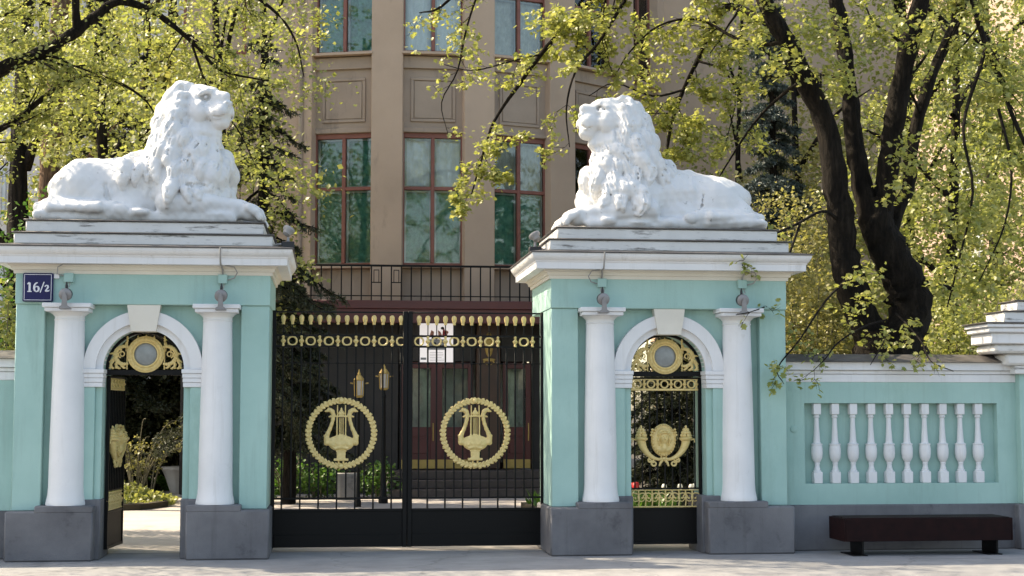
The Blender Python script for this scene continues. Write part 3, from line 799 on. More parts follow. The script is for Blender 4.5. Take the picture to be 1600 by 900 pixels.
for i, (bx, lp) in enumerate(((at(108, 432, -.03).x, 0), (at(348, 436, -.03).x, 1), (at(940, 440, -.03).x, -1), (at(1159, 442, -.03).x, 1))):
    t = thing('junction_box', jb_lab[i], 'junction box', (bx, -.022, 3.085), 0, 'junction boxes under the cornice')
    obj('box', MB().box(-.052, .052, -.045, 0, -.05, .05, .005), MT['teal'], t)
    c = MB(); c.tube([(-.012, -.02, -.05), (-.018, -.05, -.10), (fx[i]-bx, -.16, -.13)], .006, 6); c.tube([(.012, -.02, -.05), (.018, -.08, -.1), (fx[i]-bx+.008, -.18, -.13)], .006, 6)
    if i: 
        c.tube([(0, -.02, .05), (.0, -.05, .10), (-.012, -.10, .145), (-.01, -.205, .15), (-.012, -.232, .17), (-.012, -.285, .30), (-.01, -.285, .33)] if i < 3 else [(0, -.02, .05), (0, -.06, .09), (.02, -.08, .12)], .0105, 7)
        c.tube([(lp*.05, -.02, -.01), (lp*.13, -.05, .01), (lp*.165, -.08, .07), (lp*.13, -.10, .13), (lp*.03, -.11, .145)], .007, 6)
    else: c.tube([(-.05, -.02, .02), (-.12, -.05, .04), (-.11, -.09, .11), (-.05, -.10, .145), (.35, -.105, .15), (.8, -.105, .152)], .007, 6)
    obj('cable', c, MT['cord'], t)

# small searchlight heads on the inner cornice corners
def spot(px, Y, label, s):
    p = at(px, 384, Y)
    t = thing('spot_lamp', label, 'spot lamp', (p.x, Y, 3.468-.03), 0, 'round lamps on the cornice corners')
    obj('lamp_base', MB().box(-.072, .072, -.05, .05, 0, .085, .006), MT['black'], t)
    obj('lamp_neck', MB().lathe([(.022, .08), (.016, .11), (.016, .15), (.03, .165)], 12), MT['greyl'], t)
    M = Matrix.Translation((0, -.01, .205)) @ Matrix.Rotation(s*.5, 4, 'Y') @ Matrix.Rotation(-.35, 4, 'X')
    obj('lamp_bulb', MB().lathe([(.02, -.06), (.045, -.045), (.052, -.01), (.068, .005), (.072, .02), (.066, .036), (.03, .046)], 20, M=M), MT['cord'], t)
    obj('lead', MB().tube([(-s*.06, 0, .06), (-s*.14, .01, .05), (-s*.22, .03, .01)], .014, 7), MT['cord'], t)
    return t
spot(450, .05, 'round pale spot lamp on the corner of the left cornice', 1)
spot(836, .25, 'round pale spot lamp on the corner of the right cornice', -1)
for k, (px_, Y_) in enumerate(((812, .9), (803, 1.3))):
    tag(obj('roof_clip', MB().box(-.035, .035, -.05, .05, 0, .05, .01).tube([(0, 0, .05), (.01, 0, .07)], .02, 6), MT['black'], None, (at(px_, 395, Y_).x+.1, Y_, 3.43)), ('small dark clip on the left eave of the right pavilion, the nearer of two', 'small dark clip on the left eave of the right pavilion, the one further back')[k], 'clip', 'eave clips')

# ---------------------------------------------------------------- bench
bxa, bxb = at(1319, 840, -.57).x, at(1583, 840, -.57).x; BH = (bxb-bxa)/2
t = thing('bench', 'dark wooden bench on plate legs by the balustrade wall', 'bench', ((bxa+bxb)/2, -.31, 0))
for y0, y1 in ((-.262, -.241), (.241, .262)): obj('side_board', MB().box(-BH+.021, BH-.021, y0, y1, .165, .418, .004), MT['bench'], t)
for x0_, x1_ in ((-BH, -BH+.02), (BH-.02, BH)): obj('end_board', MB().box(x0_, x1_, -.262, .262, .165, .418, .004), MT['bench'], t)
obj('seat', MB().box(-BH+.022, BH-.022, -.24, .24, .375, .409, .006), MT['bench'], t)
for k in range(4): obj('seat_slat', MB().box(-BH+.025, BH-.025, -.235+k*.119, -.235+k*.119+.112, .4095, .426, .004), MT['bench'], t)
for x in (at(1348, 860, -.5).x-t.location.x, at(1558, 860, -.5).x-t.location.x):
    l = obj('leg', MB().box(x-.012, x+.012, -.2, .2, .012, .375, .003), MT['iron'], t)
    obj('foot_plate', MB().box(x-.12, x+.05, -.22, .22, 0, .012, .002), MT['iron'], l)
# ---------------------------------------------------------------- ironwork
def acorn_mesh():
    return MB().lathe([(.016, -.060), (.018, -.052), (.017, -.035), (.022, -.026), (.026, -.012), (.0295, .012), (.027, .032), (.018, .046), (.006, .053)], 12).mesh('finial')
def gilt_baluster_mesh():
    return MB().lathe([(.020, -.062), (.022, -.054), (.014, -.042), (.013, -.026), (.026, -.010), (.032, .0), (.026, .010), (.013, .026), (.014, .042), (.022, .054), (.020, .062)], 12).mesh('gilt_baluster')
def lyre_sdf():
    s = Sdf((-.21, -.06, -.36), (.21, .05, .37), .0042)
    X = lambda zx, zy: ((zx-408)/760, -.005, (437-zy)/760)
    for sg in (-1, 1):
        f = lambda p: (sg*p[0], p[1], p[2])
        arm = [(528, 238), (506, 232), (488, 246), (478, 275), (482, 315), (492, 355), (508, 400), (527, 440), (537, 480), (536, 520)]
        rs = [.013, .022, .026, .023, .020, .020, .021, .024, .028, .032]
        s.chain([f(X(*p)) for p in arm], rs, .012)
        s.chain([f(X(548, 243)), f(X(530, 238)), f(X(522, 224)), f(X(520, 212))], [.010, .014, .012, .007], .01)
        s.chain([f(X(505, 288)), f(X(515, 292))], [.012, .009], .01)
        s.ell(f(X(553, 460)), (.014, .014, .016), .008)
        s.chain([f(X(443, 192)), f(X(443, 290))], [.008, .008], .006)
        s.box(f(X(446, 390)), (.0075, .016, .14), .003, .004)
        for k in range(3): s.ell(f((.03+k*.028, -.035, -.125+.012*math.sin(k*2.))), (.022, .015, .017), .006)
        s.chain([f((.02, -.035, -.16)), f((.07, -.036, -.175)), f((.11, -.03, -.145))], [.010, .011, .006], .006)
    for dx in (-.022, -.0075, .0075, .022): s.cap((dx, -.004, X(0, 300)[2]), (dx, -.004, X(0, 480)[2]), .0048, .0048, .003)
    s.box(X(408, 287), (.125, .017, .0085), .004, .006)
    s.box(X(408, 480), (.05, .016, .012), .004, .006)
    s.ell(X(408, 515), (.158, .034, .080), .02)
    s.ell(X(408, 548), (.130, .034, .058), .02)
    s.ell(X(408, 255), (.024, .02, .038), .008); s.ell(X(408, 225), (.011, .014, .022), .006)
    for sg in (-1, 1): s.ell((sg*.021, -.01, X(408, 262)[2]), (.015, .016, .024), .005)
    s.box(X(408, 606), (.052, .030, .022), .005, .008); s.box(X(408, 592), (.062, .033, .007), .003, .004); s.box(X(408, 640), (.050, .030, .025), .006, .01)
    s.box(X(408, 668), (.085, .034, .014), .004, .012)
    for dx in (-.028, .028): s.ell((dx, -.01, -.338), (.012, .018, .022), .006)
    return s.mesh('lyre')
def wreath_mb(R0=.378, w=.034):
    m = MB(); m.ring((0, 0, 0), R0, w*.72, 64, 8)
    n = 50
    for i in range(n):
        a = 2*math.pi*i/n
        c = Vector((math.sin(a), 0, -math.cos(a)))          # from the foot up both sides
        up = 1 if math.sin(a) > 0 else -1
        tan = Vector((math.cos(a), 0, math.sin(a)))*up
        for sd in (-1, 1):
            d = (tan*.8+c*sd*.55).normalized(); q = d.to_track_quat('X', 'Y').to_matrix()
            p = c*(R0+sd*w*.50)+Vector((0, -.017, 0))
            m.blob(p, (.034, .016, .013), q, 7, 5)
        if i % 2: m.blob(c*(R0+w*.98)+Vector((0, -.004, 0)), (.011, .011, .011), None, 6, 4)
    for a in (0, math.pi):
        c = Vector((math.sin(a), 0, -math.cos(a))); m.blob(c*R0+Vector((0, -.02, 0)), (.034, .03, .034), None, 10, 7)
    return m.mesh('wreath')
ME = dict(fin=acorn_mesh(), bal=gilt_baluster_mesh(), lyre=lyre_sdf(), wreath=wreath_mb(),
          ring=MB().ring((0, 0, 0), .050, .0115, 28, 8).mesh('gilt_ring'))
def bar_mesh(name, z0, z1, r=.0095): return MB().box(-r, r, -r, r, z0, z1, .002).mesh(name)
ME['bar_up'] = bar_mesh('bar_up', 2.50, 2.64, .006); ME['bar'] = bar_mesh('bar', .613, 2.375); ME['bar_low'] = bar_mesh('bar_low', .47, .613)
ME['collar'] = MB().box(-.016, .016, -.016, .016, -.014, .014, .004).mesh('collar')

def gate_leaf(x0, x1, xs, ring_first, skip, emb_x, stile, label):
    """One leaf of the carriage gate; x in place coordinates, hung at y=.7."""
    t = thing('gate_leaf', label, 'gate', (x0, .7, 0), 0, 'leaves of the carriage gate')
    X = lambda x: x-x0
    obj('frame', MB().box(0, stile[0], -.03, .03, .05, 2.79, .005).box(X(x1)-stile[1], X(x1), -.03, .03, .05, 2.79, .005)
        .box(stile[0], X(x1)-stile[1], -.012, .012, 2.766, 2.784, .003).box(stile[0], X(x1)-stile[1], -.024, .024, .462, .492, .004), MT['iron'], t)
    p = obj('kick_panel', MB().box(stile[0]-.004, X(x1)-stile[1]+.004, -.012, .012, .055, .464, .003), MT['iron2'], t)
    obj('panel_band', MB().box(stile[0], X(x1)-stile[1], -.022, -.0125, .055, .20, .004), MT['iron2'], p)
    for z, h, r in ((2.50, .012, .016), (2.375, .012, .016), (2.178, .005, .007), (.613, .011, .013)):
        obj('rail', MB().box(stile[0]-.002, X(x1)-stile[1]+.002, -r, r, z-h, z+h, .003), MT['iron'], t)
    for i, x in enumerate(xs):
        obj('bar', ME['bar'], MT['iron'], t, (X(x), 0, 0))
        obj('collar', ME['collar'], MT['iron'], t, (X(x), 0, 2.178))
        obj('spear_stem', ME['bar_up'], MT['iron'], t, (X(x), 0, 0))
        obj('finial', ME['fin'], gold, t, (X(x), 0, 2.69))
        if i % 2 == (1 if ring_first else 0):
            obj('bar', ME['bar_low'], MT['iron'], t, (X(x), 0, 0))
        if i in skip: continue
        if (i % 2 == 0) == ring_first: obj('gilt_ring', ME['ring'], gold, t, (X(x), -.004, 2.4375))
        else: obj('gilt_baluster', ME['bal'], gold, t, (X(x), 0, 2.4375))
    obj('wreath', ME['wreath'], gold, t, (X(emb_x), -.035, 1.364))
    obj('lyre', ME['lyre'], gold, t, (X(emb_x), -.035, 1.364))
    return t
xsL = [-.559+i*.1053 for i in range(14)]; xsR = [1.021+i*.1034 for i in range(14)]
gate_leaf(-.685, .888, xsL, False, (), .121, (.045, .056), 'leaf of the black carriage gate beside the left pavilion, gilt lyre in wreath')
gate_leaf(.890, 2.535, xsR, True, (10,), 1.681, (.056, .075), 'leaf of the black carriage gate with one gilt ring missing, before the poster')

# ---------------------------------------------------------------- wickets
def medallion_mesh():
    s = Sdf((-.15, -.07, -.21), (.15, .04, .21), .0042)
    s.ell((0, .01, 0), (.132, .03, .180), .01); s.ell((0, -.03, 0), (.092, .026, .134), .012, cut=True)
    s.ell((0, .008, 0), (.1, .022, .14), .004)
    s.ell((0, -.018, .035), (.047, .032, .060), .01); s.ell((.002, -.018, .002), (.034, .028, .04), .012)
    s.cap((0, -.006, -.03), (0, -.006, -.085), .024, .032, .015); s.ell((0, -.004, -.105), (.072, .022, .03), .015)
    s.cap((0, -.050, .035), (0, -.053, .012), .006, .009, .008)
    for sg in (-1, 1):
        s.ell((sg*.017, -.047, .036), (.009, .007, .005), .004, cut=True)
        for k in range(5):
            a = .3+k*.42; s.ell((sg*.052*math.cos(a-.3), -.018, .050+.056*math.sin(a-.1)), (.021, .018, .018), .006)
        s.chain([(sg*.05, -.012, .05), (sg*.062, -.012, .0), (sg*.052, -.01, -.05)], [.014, .014, .009], .006)
        for k in range(3): s.ell((sg*(.118+.006*k), 0, .115-.03*k), (.016, .014, .014), .006)
    s.chain([(-.012, -.048, -.012), (.012, -.048, -.012)], [.0035, .0035], .004, cut=True)
    s.chain([(-.045, -.04, .075), (0, -.052, .085), (.045, -.04, .075)], [.008, .008, .008], .006)
    for i in range(28):
        a = 2*math.pi*i/28; s.ell((math.cos(a)*.121, -.012, math.sin(a)*.167), (.009, .009, .009), .004)
    return s.mesh('medallion')
def cornucopia_mb():
    m = MB()
    for sg in (-1, 1):
        pts = []; rs = []
        for i in range(14):
            q = i/13; a = -math.pi/2*.92+q*math.pi/2*.92
            pts.append((sg*(.03+.205*math.sin(q*math.pi/2*.98)+.03*q), 0, -.225+.235*(1-math.cos(q*math.pi/2*.98)))); rs.append(.016+.038*q**1.3)
        m.tube(pts, rs, 12)
        e = pts[-1]
        M = Matrix.Translation((e[0], 0, e[2])) @ Matrix.Rotation(sg*-.08, 4, 'Y')
        m.lathe([(.052, -.01), (.074, .006), (.078, .022), (.066, .034), (.055, .036)], 16, M=M)
        R_ = random.Random(3)
        for k in range(16):
            lv = k//6; a = k*1.05; rr = (.046, .034, .018)[min(lv, 2)]
            m.blob((e[0]+math.cos(a)*rr, math.sin(a)*rr*.7, e[2]+.05+.032*lv), (.024, .024, .024), None, 7, 5)
        m.blob((e[0], 0, e[2]+.15), (.014, .014, .022), None, 7, 5)
        m.tube([(e[0]+sg*.06, 0, e[2]+.0), (e[0]+sg*.095, 0, e[2]+.01), (e[0]+sg*.105, 0, e[2]-.03)], [.010, .010, .006], 6)
        for cx, cz, r in ((.115, -.27, .036), (.165, -.235, .022)): scroll(m, sg*cx, cz, r, math.pi*.5, math.pi*.5-7.5, .013, -.004, .6, 18, sg)
        m.tube([(0, -.01, -.215), (sg*.04, -.01, -.26), (sg*.055, -.01, -.30)], [.014, .016, .010], 7)
    m.tube([(-.05, -.005, -.222), (0, -.008, -.214), (.05, -.005, -.222)], .018, 8)
    m.blob((0, -.015, -.215), (.026, .026, .024), None, 8, 6)
    for dx in (-.03, .03): m.tube([(dx, 0, -.21), (dx*.9, 0, -.165)], .010, 6)
    return m.mesh('cornucopias')
ME['med'] = medallion_mesh(); ME['corn'] = cornucopia_mb()
ME['wbar'] = bar_mesh('wbar', .735, 1.862, .0085)
def scroll_frieze_mb(w, h):
    """Band of linked gilt scrolls, origin at its lower left."""
    m = MB(); n = 10; st = w/n
    m.box(0, w, -.006, .006, 0, .016, .003); m.box(0, w, -.006, .006, h-.012, h, .003)
    for i in range(n):
        cx = st*(i+.5); fl = 1 if i % 2 else -1
        scroll(m, cx, h*.52, h*.34, 0 if fl > 0 else math.pi, (0 if fl > 0 else math.pi)+fl*7.2, .008, -.004, .72, 20)
        m.tube([(st*i, -.002, .01), (st*(i+.12), -.004, h*.5), (st*i, -.002, h-.01)], .008, 6)
        m.blob((st*i, -.008, h*.5), (.014, .012, .02), None, 6, 5); m.blob((cx, -.01, h*.52), (.013, .012, .013), None, 6, 5)
    return m.mesh('scroll_frieze')
def wicket(x, y, w, label, rot=0):
    """Leaf hinged at its left edge; x runs from 0 to w."""
    t = thing('wicket_gate', label, 'gate', (x, y, 0), rot, 'wicket gates under the arches')
    st = .034
    obj('frame', MB().box(0, st, -.02, .02, .085, 2.016, .004).box(w-st, w, -.02, .02, .085, 2.016, .004).box(st, w-st, -.018, .018, .086, .12, .004)
        .box(st, w-st, -.016, .016, .478, .505, .004).box(st, w-st, -.012, .012, .718, .735, .003).box(st, w-st, -.016, .016, 1.995, 2.0155, .004), MT['iron'], t)
    obj('kick_panel', MB().box(st-.004, w-st+.004, -.008, .008, .118, .482, .002), MT['iron2'], t)
    n = 9
    for i in range(n): obj('bar', ME['wbar'], MT['iron'], t, (st+(w-2*st)*(i+.5)/n, 0, 0))
    obj('scroll_frieze', scroll_frieze_mb(w-2*st-.01, .205), gold, t, (st+.005, -.006, .508))
    obj('gilt_rail', MB().box(st, w-st, -.016, .012, 1.858, 1.884, .005).box(st, w-st, -.012, .008, 1.984, 1.9945, .003), gold, t)
    k = (w-2*st)/5
    for i in range(6):
        obj('gilt_baluster', ME['bal'], gold, t, (st+min(max(k*i, .02), w-2*st-.02), -.004, 1.934), None, (.85, .85, .80))
        if i < 5: obj('gilt_ring', ME['ring'], gold, t, (st+k*(i+.5), -.008, 1.934), None, (.84, 1, .84))
    obj('cornucopias', ME['corn'], gold, t, (w/2-.02, -.03, 1.285), None, (1.0, 1, 1.0))
    obj('medallion', ME['med'], gold, t, (w/2-.02, -.036, 1.285), None, (1.12, 1.7, 1.06))
    obj('handle', MB().box(w-.03, w-.008, -.035, -.02, 1.0, 1.16, .004), MT['iron'], t)
    return t
wicket(XR-.435, .30, .87, 'shut black wicket gate with gilt medallion between two cornucopias')
wicket(XL-.41, .315, .80, 'open black wicket gate swung inwards under the left arch', RAD(85))
# ---------------------------------------------------------------- the brown house behind the court, with a round bay
house = thing('house', 'brown rendered house with round window bay, balcony and maroon entrance doors', 'building', (1.98, 19.01, 0))
HC = Vector((1.98, 19.01, 0)); APO, RV, STEP = 6.01, 6.08, RAD(17.5)
FL = [(4.52, 7.2), (8.82, 11.5)]
def facet(i): return STEP*(i-2)
def hloc(a, r, z=0, along=0):           # place on a facet, relative to the house
    return Vector((math.sin(a)*r+math.cos(a)*along, -math.cos(a)*r+math.sin(a)*along, z))
WW = .625
def window_frame_mesh(h, zt):
    m = MB(); f = .062
    m.box(-WW, -WW+f, 0, .09, 0, h, .006).box(WW-f, WW, 0, .09, 0, h, .006).box(-WW+f, WW-f, .002, .088, h-.10, h, .006).box(-WW+f, WW-f, .002, .09, 0, .06, .006)
    m.box(-.036, .036, -.008, .085, .06, h-.10, .006).box(-WW+f, -.036, -.004, .08, zt-.035, zt+.035, .006).box(.036, WW-f, -.004, .08, zt-.035, zt+.035, .006)
    return m.mesh('window_frame')
def pale_mesh(h, zt):
    m = MB(); f = .062
    for x0, x1 in ((-WW+f, -.036), (.036, WW-f)):
        for z0, z1 in ((.06, zt-.035), (zt+.035, h-.10)):
            m.box(x0+.001, x0+.042, .09, .125, z0, z1, .004).box(x1-.022, x1-.001, .09, .125, z0, z1, .004).box(x0+.042, x1-.022, .09, .12, z1-.035, z1, .004).box(x0+.042, x1-.022, .09, .12, z0, z0+.03, .004)
    return m.mesh('inner_sash')
def pane_mesh(x0, x1, z0, z1): return MB().box(x0, x1, .044, .05, z0, z1, .001).mesh('pane', 0)
def curtain_mesh(x0, x1, z0, z1, seed, swag):
    R_ = np.random.RandomState(seed); nx, nz = 34, 46
    X, Z = np.meshgrid(np.linspace(x0, x1, nx), np.linspace(z0, z1, nz), indexing='ij')
    if swag:
        s = np.sin(X*26+R_.rand()*6)*.010; u = (X-x0)/(x1-x0)
        ph = Z*15+1.1*np.cos(u*2*np.pi*2)+.5*np.sin(X*9+seed); s = s+.030*np.abs(np.sin(ph))+.008*np.sin(Z*43+X*31)
    else: s = .022*np.sin(X*48+1.2*np.sin(X*13+seed)+.25*Z)+.010*np.sin(X*97+Z*.6)
    V = np.stack([X, .20-s, Z], -1).reshape(-1, 3)
    i = np.arange(nx*nz).reshape(nx, nz); Q = np.stack([i[:-1, :-1], i[1:, :-1], i[1:, 1:], i[:-1, 1:]], -1).reshape(-1, 4)
    return np_mesh('curtain', V, Q)
WM = {}
for k, (z0, z1) in enumerate(FL):
    h = z1-z0; zt = 1.56 if k == 0 else .62*h*.0+1.27
    WM[k] = dict(f=window_frame_mesh(h, zt), p=pale_mesh(h, zt), h=h, zt=zt,
        panes=[pane_mesh(x0, x1, a, b) for x0, x1 in ((-WW+.062, -.036), (.036, WW-.062)) for a, b in ((.06, zt-.035), (zt+.035, h-.10))])
CU = {}
def curtains(k, kind_):
    key = (k, kind_)
    if key not in CU:
        h, zt = WM[k]['h'], WM[k]['zt']
        lo = curtain_mesh(-WW+.02, WW-.02, .02, zt, 3+k, kind_[0] == 'g'); hi = curtain_mesh(-WW+.02, WW-.02, zt, h-.05, 9+k, kind_[1] == 'g')
        CU[key] = (lo, hi)
    return CU[key]
CM = {'g': 'cgreen', 'w': 'cwhite', 'l': 'cgrey'}
def window(parent, loc, rz, k, ck):
    w = obj('window', WM[k]['f'], MT['redframe'], parent, loc, (0, 0, rz))
    obj('inner_sash', WM[k]['p'], MT['paleframe'], w)
    for p in WM[k]['panes']: obj('pane', p, MT['glass'], w)
    for me, c in zip(curtains(k, ck), ck):
        q = me if len(me.materials) == 0 else me
        if len(q.materials) and q.materials[0] != MT[CM[c]]: q = me.copy(); q.materials.clear()
        obj('curtain', q, MT[CM[c]], w)
    return w
HWF = RV*math.sin(STEP/2)                # half a facet
lower = {0: 'gg', 1: 'gg', 2: 'gw', 3: 'gl', 4: 'gg', 5: 'gl'}
upper = {0: 'gg', 1: 'gg', 2: 'ww', 3: 'lw', 4: 'wl', 5: 'ww'}
sill_me = MB().box(-.64, .64, -.10, .25, -.055, 0, .008).mesh('sill')
sp = MB(); sp.box(-HWF, HWF, .10, .5, 7.2, 8.75, .004).box(-.70, .70, .04, .11, 8.50, 8.745, .006).box(-.61, .61, .06, .11, 7.205, 7.30, .006)
pm = MB(); 
for x0, x1, z0, z1 in ((-.45, .45, 8.26, 8.32), (-.45, .45, 7.42, 7.48), (-.45, -.39, 7.48, 8.26), (.39, .45, 7.48, 8.26)): pm.box(x0, x1, .070, .102, z0, z1, .008)
pm.box(-.375, .375, .082, .102, 7.495, 8.245, .01)
ap = MB().box(-HWF, HWF, .08, .5, 3.6, 4.46, .004)
up = MB().box(-HWF, HWF, .10, .5, 11.5, 16.5, .004)
sp_me, pm_me, ap_me, up_me = sp.mesh('spandrel'), pm.mesh('panel'), ap.mesh('apron'), up.mesh('upper_wall')
pil_me = MB().box(-.315, .315, -.03, .45, 3.6, 16.5, .01).mesh('pier')
jm = MB()
for z in (5.1, 5.85, 6.6, 7.2, 8.1, 8.9, 9.7, 10.5): jm.box(-.3155, .3155, -.0315, .0, z, z+.012, .002)
for i in range(0, 6):
    a = facet(i); r = (0, 0, a)
    s_ = obj('spandrel', sp_me, MT['spandrel'], house, hloc(a, APO), r); obj('raised_panel', pm_me, MT['spandrel'], s_)
    obj('apron_wall', ap_me, MT['spandrel'], house, hloc(a, APO), r)
    obj('upper_wall', up_me, MT['plaster'], house, hloc(a, APO), r)
    for k in (0, 1):
        w = window(house, hloc(a, APO-.12, FL[k][0]), a, k, (lower if k == 0 else upper)[i])
        obj('sill', sill_me, MT['plaster'], house, hloc(a, APO, FL[k][0]-.002), r)
for i in range(0, 6):
    a = facet(i)+STEP/2
    obj('pier', pil_me, MT['plaster'], house, hloc(a, RV+.0), (0, 0, a))
yl = 19.01-RV*math.cos(STEP*1.5); xl = 1.98-RV*math.sin(STEP*1.5)
L = lambda x, y, z=0: Vector((x-1.98, y-19.01, z))
wall_l = MB().box(-2.95-1.98, xl+.1-1.98, yl-19.01+.05, yl-19.01+.5, .4, 16.5, .02).box(-2.95-1.98, -2.55-1.98, yl-19.01+.5, 14-19.01+6, .4, 16.5, .02)
obj('side_wall', wall_l, MT['plaster'], house)
obj('side_wall', MB().box(7.15-1.98, 13-1.98, 16.2-19.01, 16.7-19.01, .4, 16.5, .02), MT['plaster'], house)
obj('base_wall', MB().box(-2.95-1.98, 1.0-1.98, yl-19.01-.02, yl-19.01+.4, 0, 3.6, .02), MT['darkwall'], house)  # lower wall coloured dark to stand in for deep shade behind the arch
window(house, L(at(336, 20, yl).x, yl+.02, 8.82), 0, 1, 'gg')
obj('downpipe', MB().tube([L(at(468, 300, yl-.1).x, yl-.08, z) for z in (.3, 4, 8, 12, 16)], .06, 10), MT['spandrel'], house)
# balcony
BY = 12.2
bal = obj('balcony_slab', MB().box(-3.3, 4.3, BY-19.01, 14.2-19.01, 3.60, 3.76, .01).box(-3.3, 4.3, BY-19.01+.04, BY-19.01+.2, 3.33, 3.60, .008), MT['maroon'], house)
rail = obj('balcony_railing', MB().box(-3.2, 4.25, BY-19.01+.05, BY-19.01+.085, 4.415, 4.455, .004).box(-3.2, 4.25, BY-19.01+.055, BY-19.01+.08, 3.84, 3.86, .003), MT['iron'], house)
bb = MB().box(-.0125, .0125, -.0125, .0125, 3.76, 4.42, .002).mesh('railing_bar')
for i in range(39): obj('railing_bar', bb, MT['iron'], rail, (-3.15+i*.192, BY-19.01+.068, 0))
hm = MB().box(-.09, .09, -.008, .008, 4.10, 4.12, .002).box(-.055, -.04, -.008, .008, 4.12, 4.34, .002).box(.04, .055, -.008, .008, 4.12, 4.34, .002).box(-.055, .055, -.008, .008, 4.341, 4.357, .002).mesh('railing_motif')
for i in (10.5, 12.5, 26.5, 32.5): obj('railing_motif', hm, MT['iron'], rail, (-3.15+i*.192, BY-19.01+.068, 0))
# entrance under the balcony
EY = 13.15; e = lambda y: y-19.01
obj('entrance_wall', MB().box(-1.0-1.98, 1.32-1.98, e(EY), e(EY+.4), .45, 3.595, .01).box(4.0-1.98, 5.6-1.98, e(EY+.2), e(EY+.6), .45, 3.595, .01).box(1.32-1.98, 4.0-1.98, e(EY+.9), e(EY+1.2), .45, 3.595, .01), MT['darkwall'], house)
obj('transom_panel', MB().box(1.32-1.98, 2.85-1.98, e(EY-.04), e(EY+.1), 2.62, 3.595, .006).box(3.36-1.98, 4.0-1.98, e(EY-.02), e(EY+.1), 2.62, 3.595, .006), MT['darkwall'], house)
st_ = obj('stone_column', MB().box(2.86-1.98, 3.33-1.98, e(EY-.18), e(EY+.2), .5, 3.595, .012), MT['brownstone'], house)
lm_ = MB(); lm_.blob((0, 0, .0), (.085, .03, .25), None, 12, 8).blob((0, 0, -.30), (.13, .02, .035), None, 10, 6); scroll(lm_, .04, -.36, .06, 0, 6, .018, 0, .6, 14); scroll(lm_, -.04, -.36, .06, 0, 6, .018, 0, .6, 14, -1)
obj('gilt_ornament', lm_, MT['brass'], st_, (3.1-1.98, e(EY-.2), 2.95))
def entrance_door(x0, x1, lab=None):
    X0, X1 = x0-1.98, x1-1.98; y = e(EY); f = .10
    d = obj('door', MB().box(X0, X0+f, y, y+.06, .5, 2.60, .005).box(X1-f, X1, y, y+.06, .5, 2.60, .005).box(X0+f, X1-f, y, y+.06, 2.48, 2.60, .005)
            .box(X0+f, X1-f, y+.001, y+.06, .5, 1.32, .005).box(X0+f+.03, X1-f-.03, y-.012, y+.01, .80, 1.10, .01).box(X0+f+.03, X1-f-.03, y-.012, y+.01, 1.14, 1.29, .008), MT['maroon'], house)
    obj('kick_plate', MB().box(X0+.01, X1-.01, y-.014, y-.002, .505, .68, .002), MT['brass'], d)
    obj('pane', MB().box(X0+f, X1-f, y+.028, y+.034, 1.32, 2.48, .001), MT['glass'], d)
    obj('handle', MB().tube([(X1-.05, y-.03, 1.05), (X1-.05, y-.05, 1.2), (X1-.05, y-.03, 1.4)], .012, 6), MT['brass'], d)
for a_, b_ in ((1.36, 2.06), (2.09, 2.80), (3.40, 3.96)): entrance_door(a_, b_)
obj('hall_curtain', curtain_mesh(1.4-1.98, 3.9-1.98, .6, 2.6, 5, False), MT['cgrey'], house, (0, e(EY+.45), 0))
for k in range(3): obj('step', MB().box(1.15-1.98-.0, 4.35-1.98, e(11.75+.33*k), e(EY+.6-.001*k), .004+.16*k, .16*(k+1), .012), MT['granite'], house)

# poster on the transom
p0, p1 = at(656, 494, 12.98), at(708, 566, 12.98); pw, ph = (p1.x-p0.x), (p0.z-p1.z)
t = thing('display_panel', 'bright white display panel with figures in red over the entrance doors', 'display panel', ((p0.x+p1.x)/2, 12.99, p1.z))
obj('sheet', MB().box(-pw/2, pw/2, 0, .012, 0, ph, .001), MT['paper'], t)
m = MB(); R_ = random.Random(4)
for z, a, b in ((.93, -.18, .36), (.885, -.36, .40)):                      # heading too small to read
    x = a
    while x < b:
        w_ = R_.uniform(.025, .06); m.box(x*pw, min(b, x+w_)*pw, -.003, .0, (z-.011)*ph, (z+.011)*ph, .0005); x += w_+.02
for k in range(6): m.box(-.20*pw, R_.uniform(.15, .24)*pw, -.003, 0, (.03+.035*k)*ph, (.036+.035*k)*ph, .0005)
obj('print', m, MT['printblack'], t)
obj('photo', MB().box(-.25*pw, .28*pw, -.002, .0, .27*ph, .50*ph, .0005).box(-.47*pw, -.30*pw, -.002, 0, .05*ph, .10*ph, .0005), MT['printgrey'], t)
fig = MB()
for cx_, lean in ((-.16, .04), (.12, -.05), (.22, .10)):
    fig.prism([((cx_-.06)*pw, .56*ph), ((cx_+.07)*pw, .56*ph), ((cx_+.05+lean)*pw, .66*ph), ((cx_-.03+lean)*pw, .70*ph)], -.004, 0)
obj('figure_print', fig, MT['printskin'], t)
f2 = MB().prism([(.17*pw, .56*ph), (.36*pw, .555*ph), (.27*pw, .64*ph), (.23*pw, .74*ph), (.19*pw, .70*ph)], -.006, -.001).prism([(-.22*pw, .555*ph), (-.05*pw, .555*ph), (-.13*pw, .60*ph)], -.006, -.001)
obj('dress_print', f2, MT['printred'], t)
f3 = MB()
for cx_, z_ in ((.18, .74), (.0, .53), (-.10, .52), (.1, .36), (.2, .34), (-.05, .40)): f3.blob((cx_*pw, -.003, z_*ph), (.035, .004, .03), None, 8, 5)
obj('hair_print', f3, MT['printblack'], t)

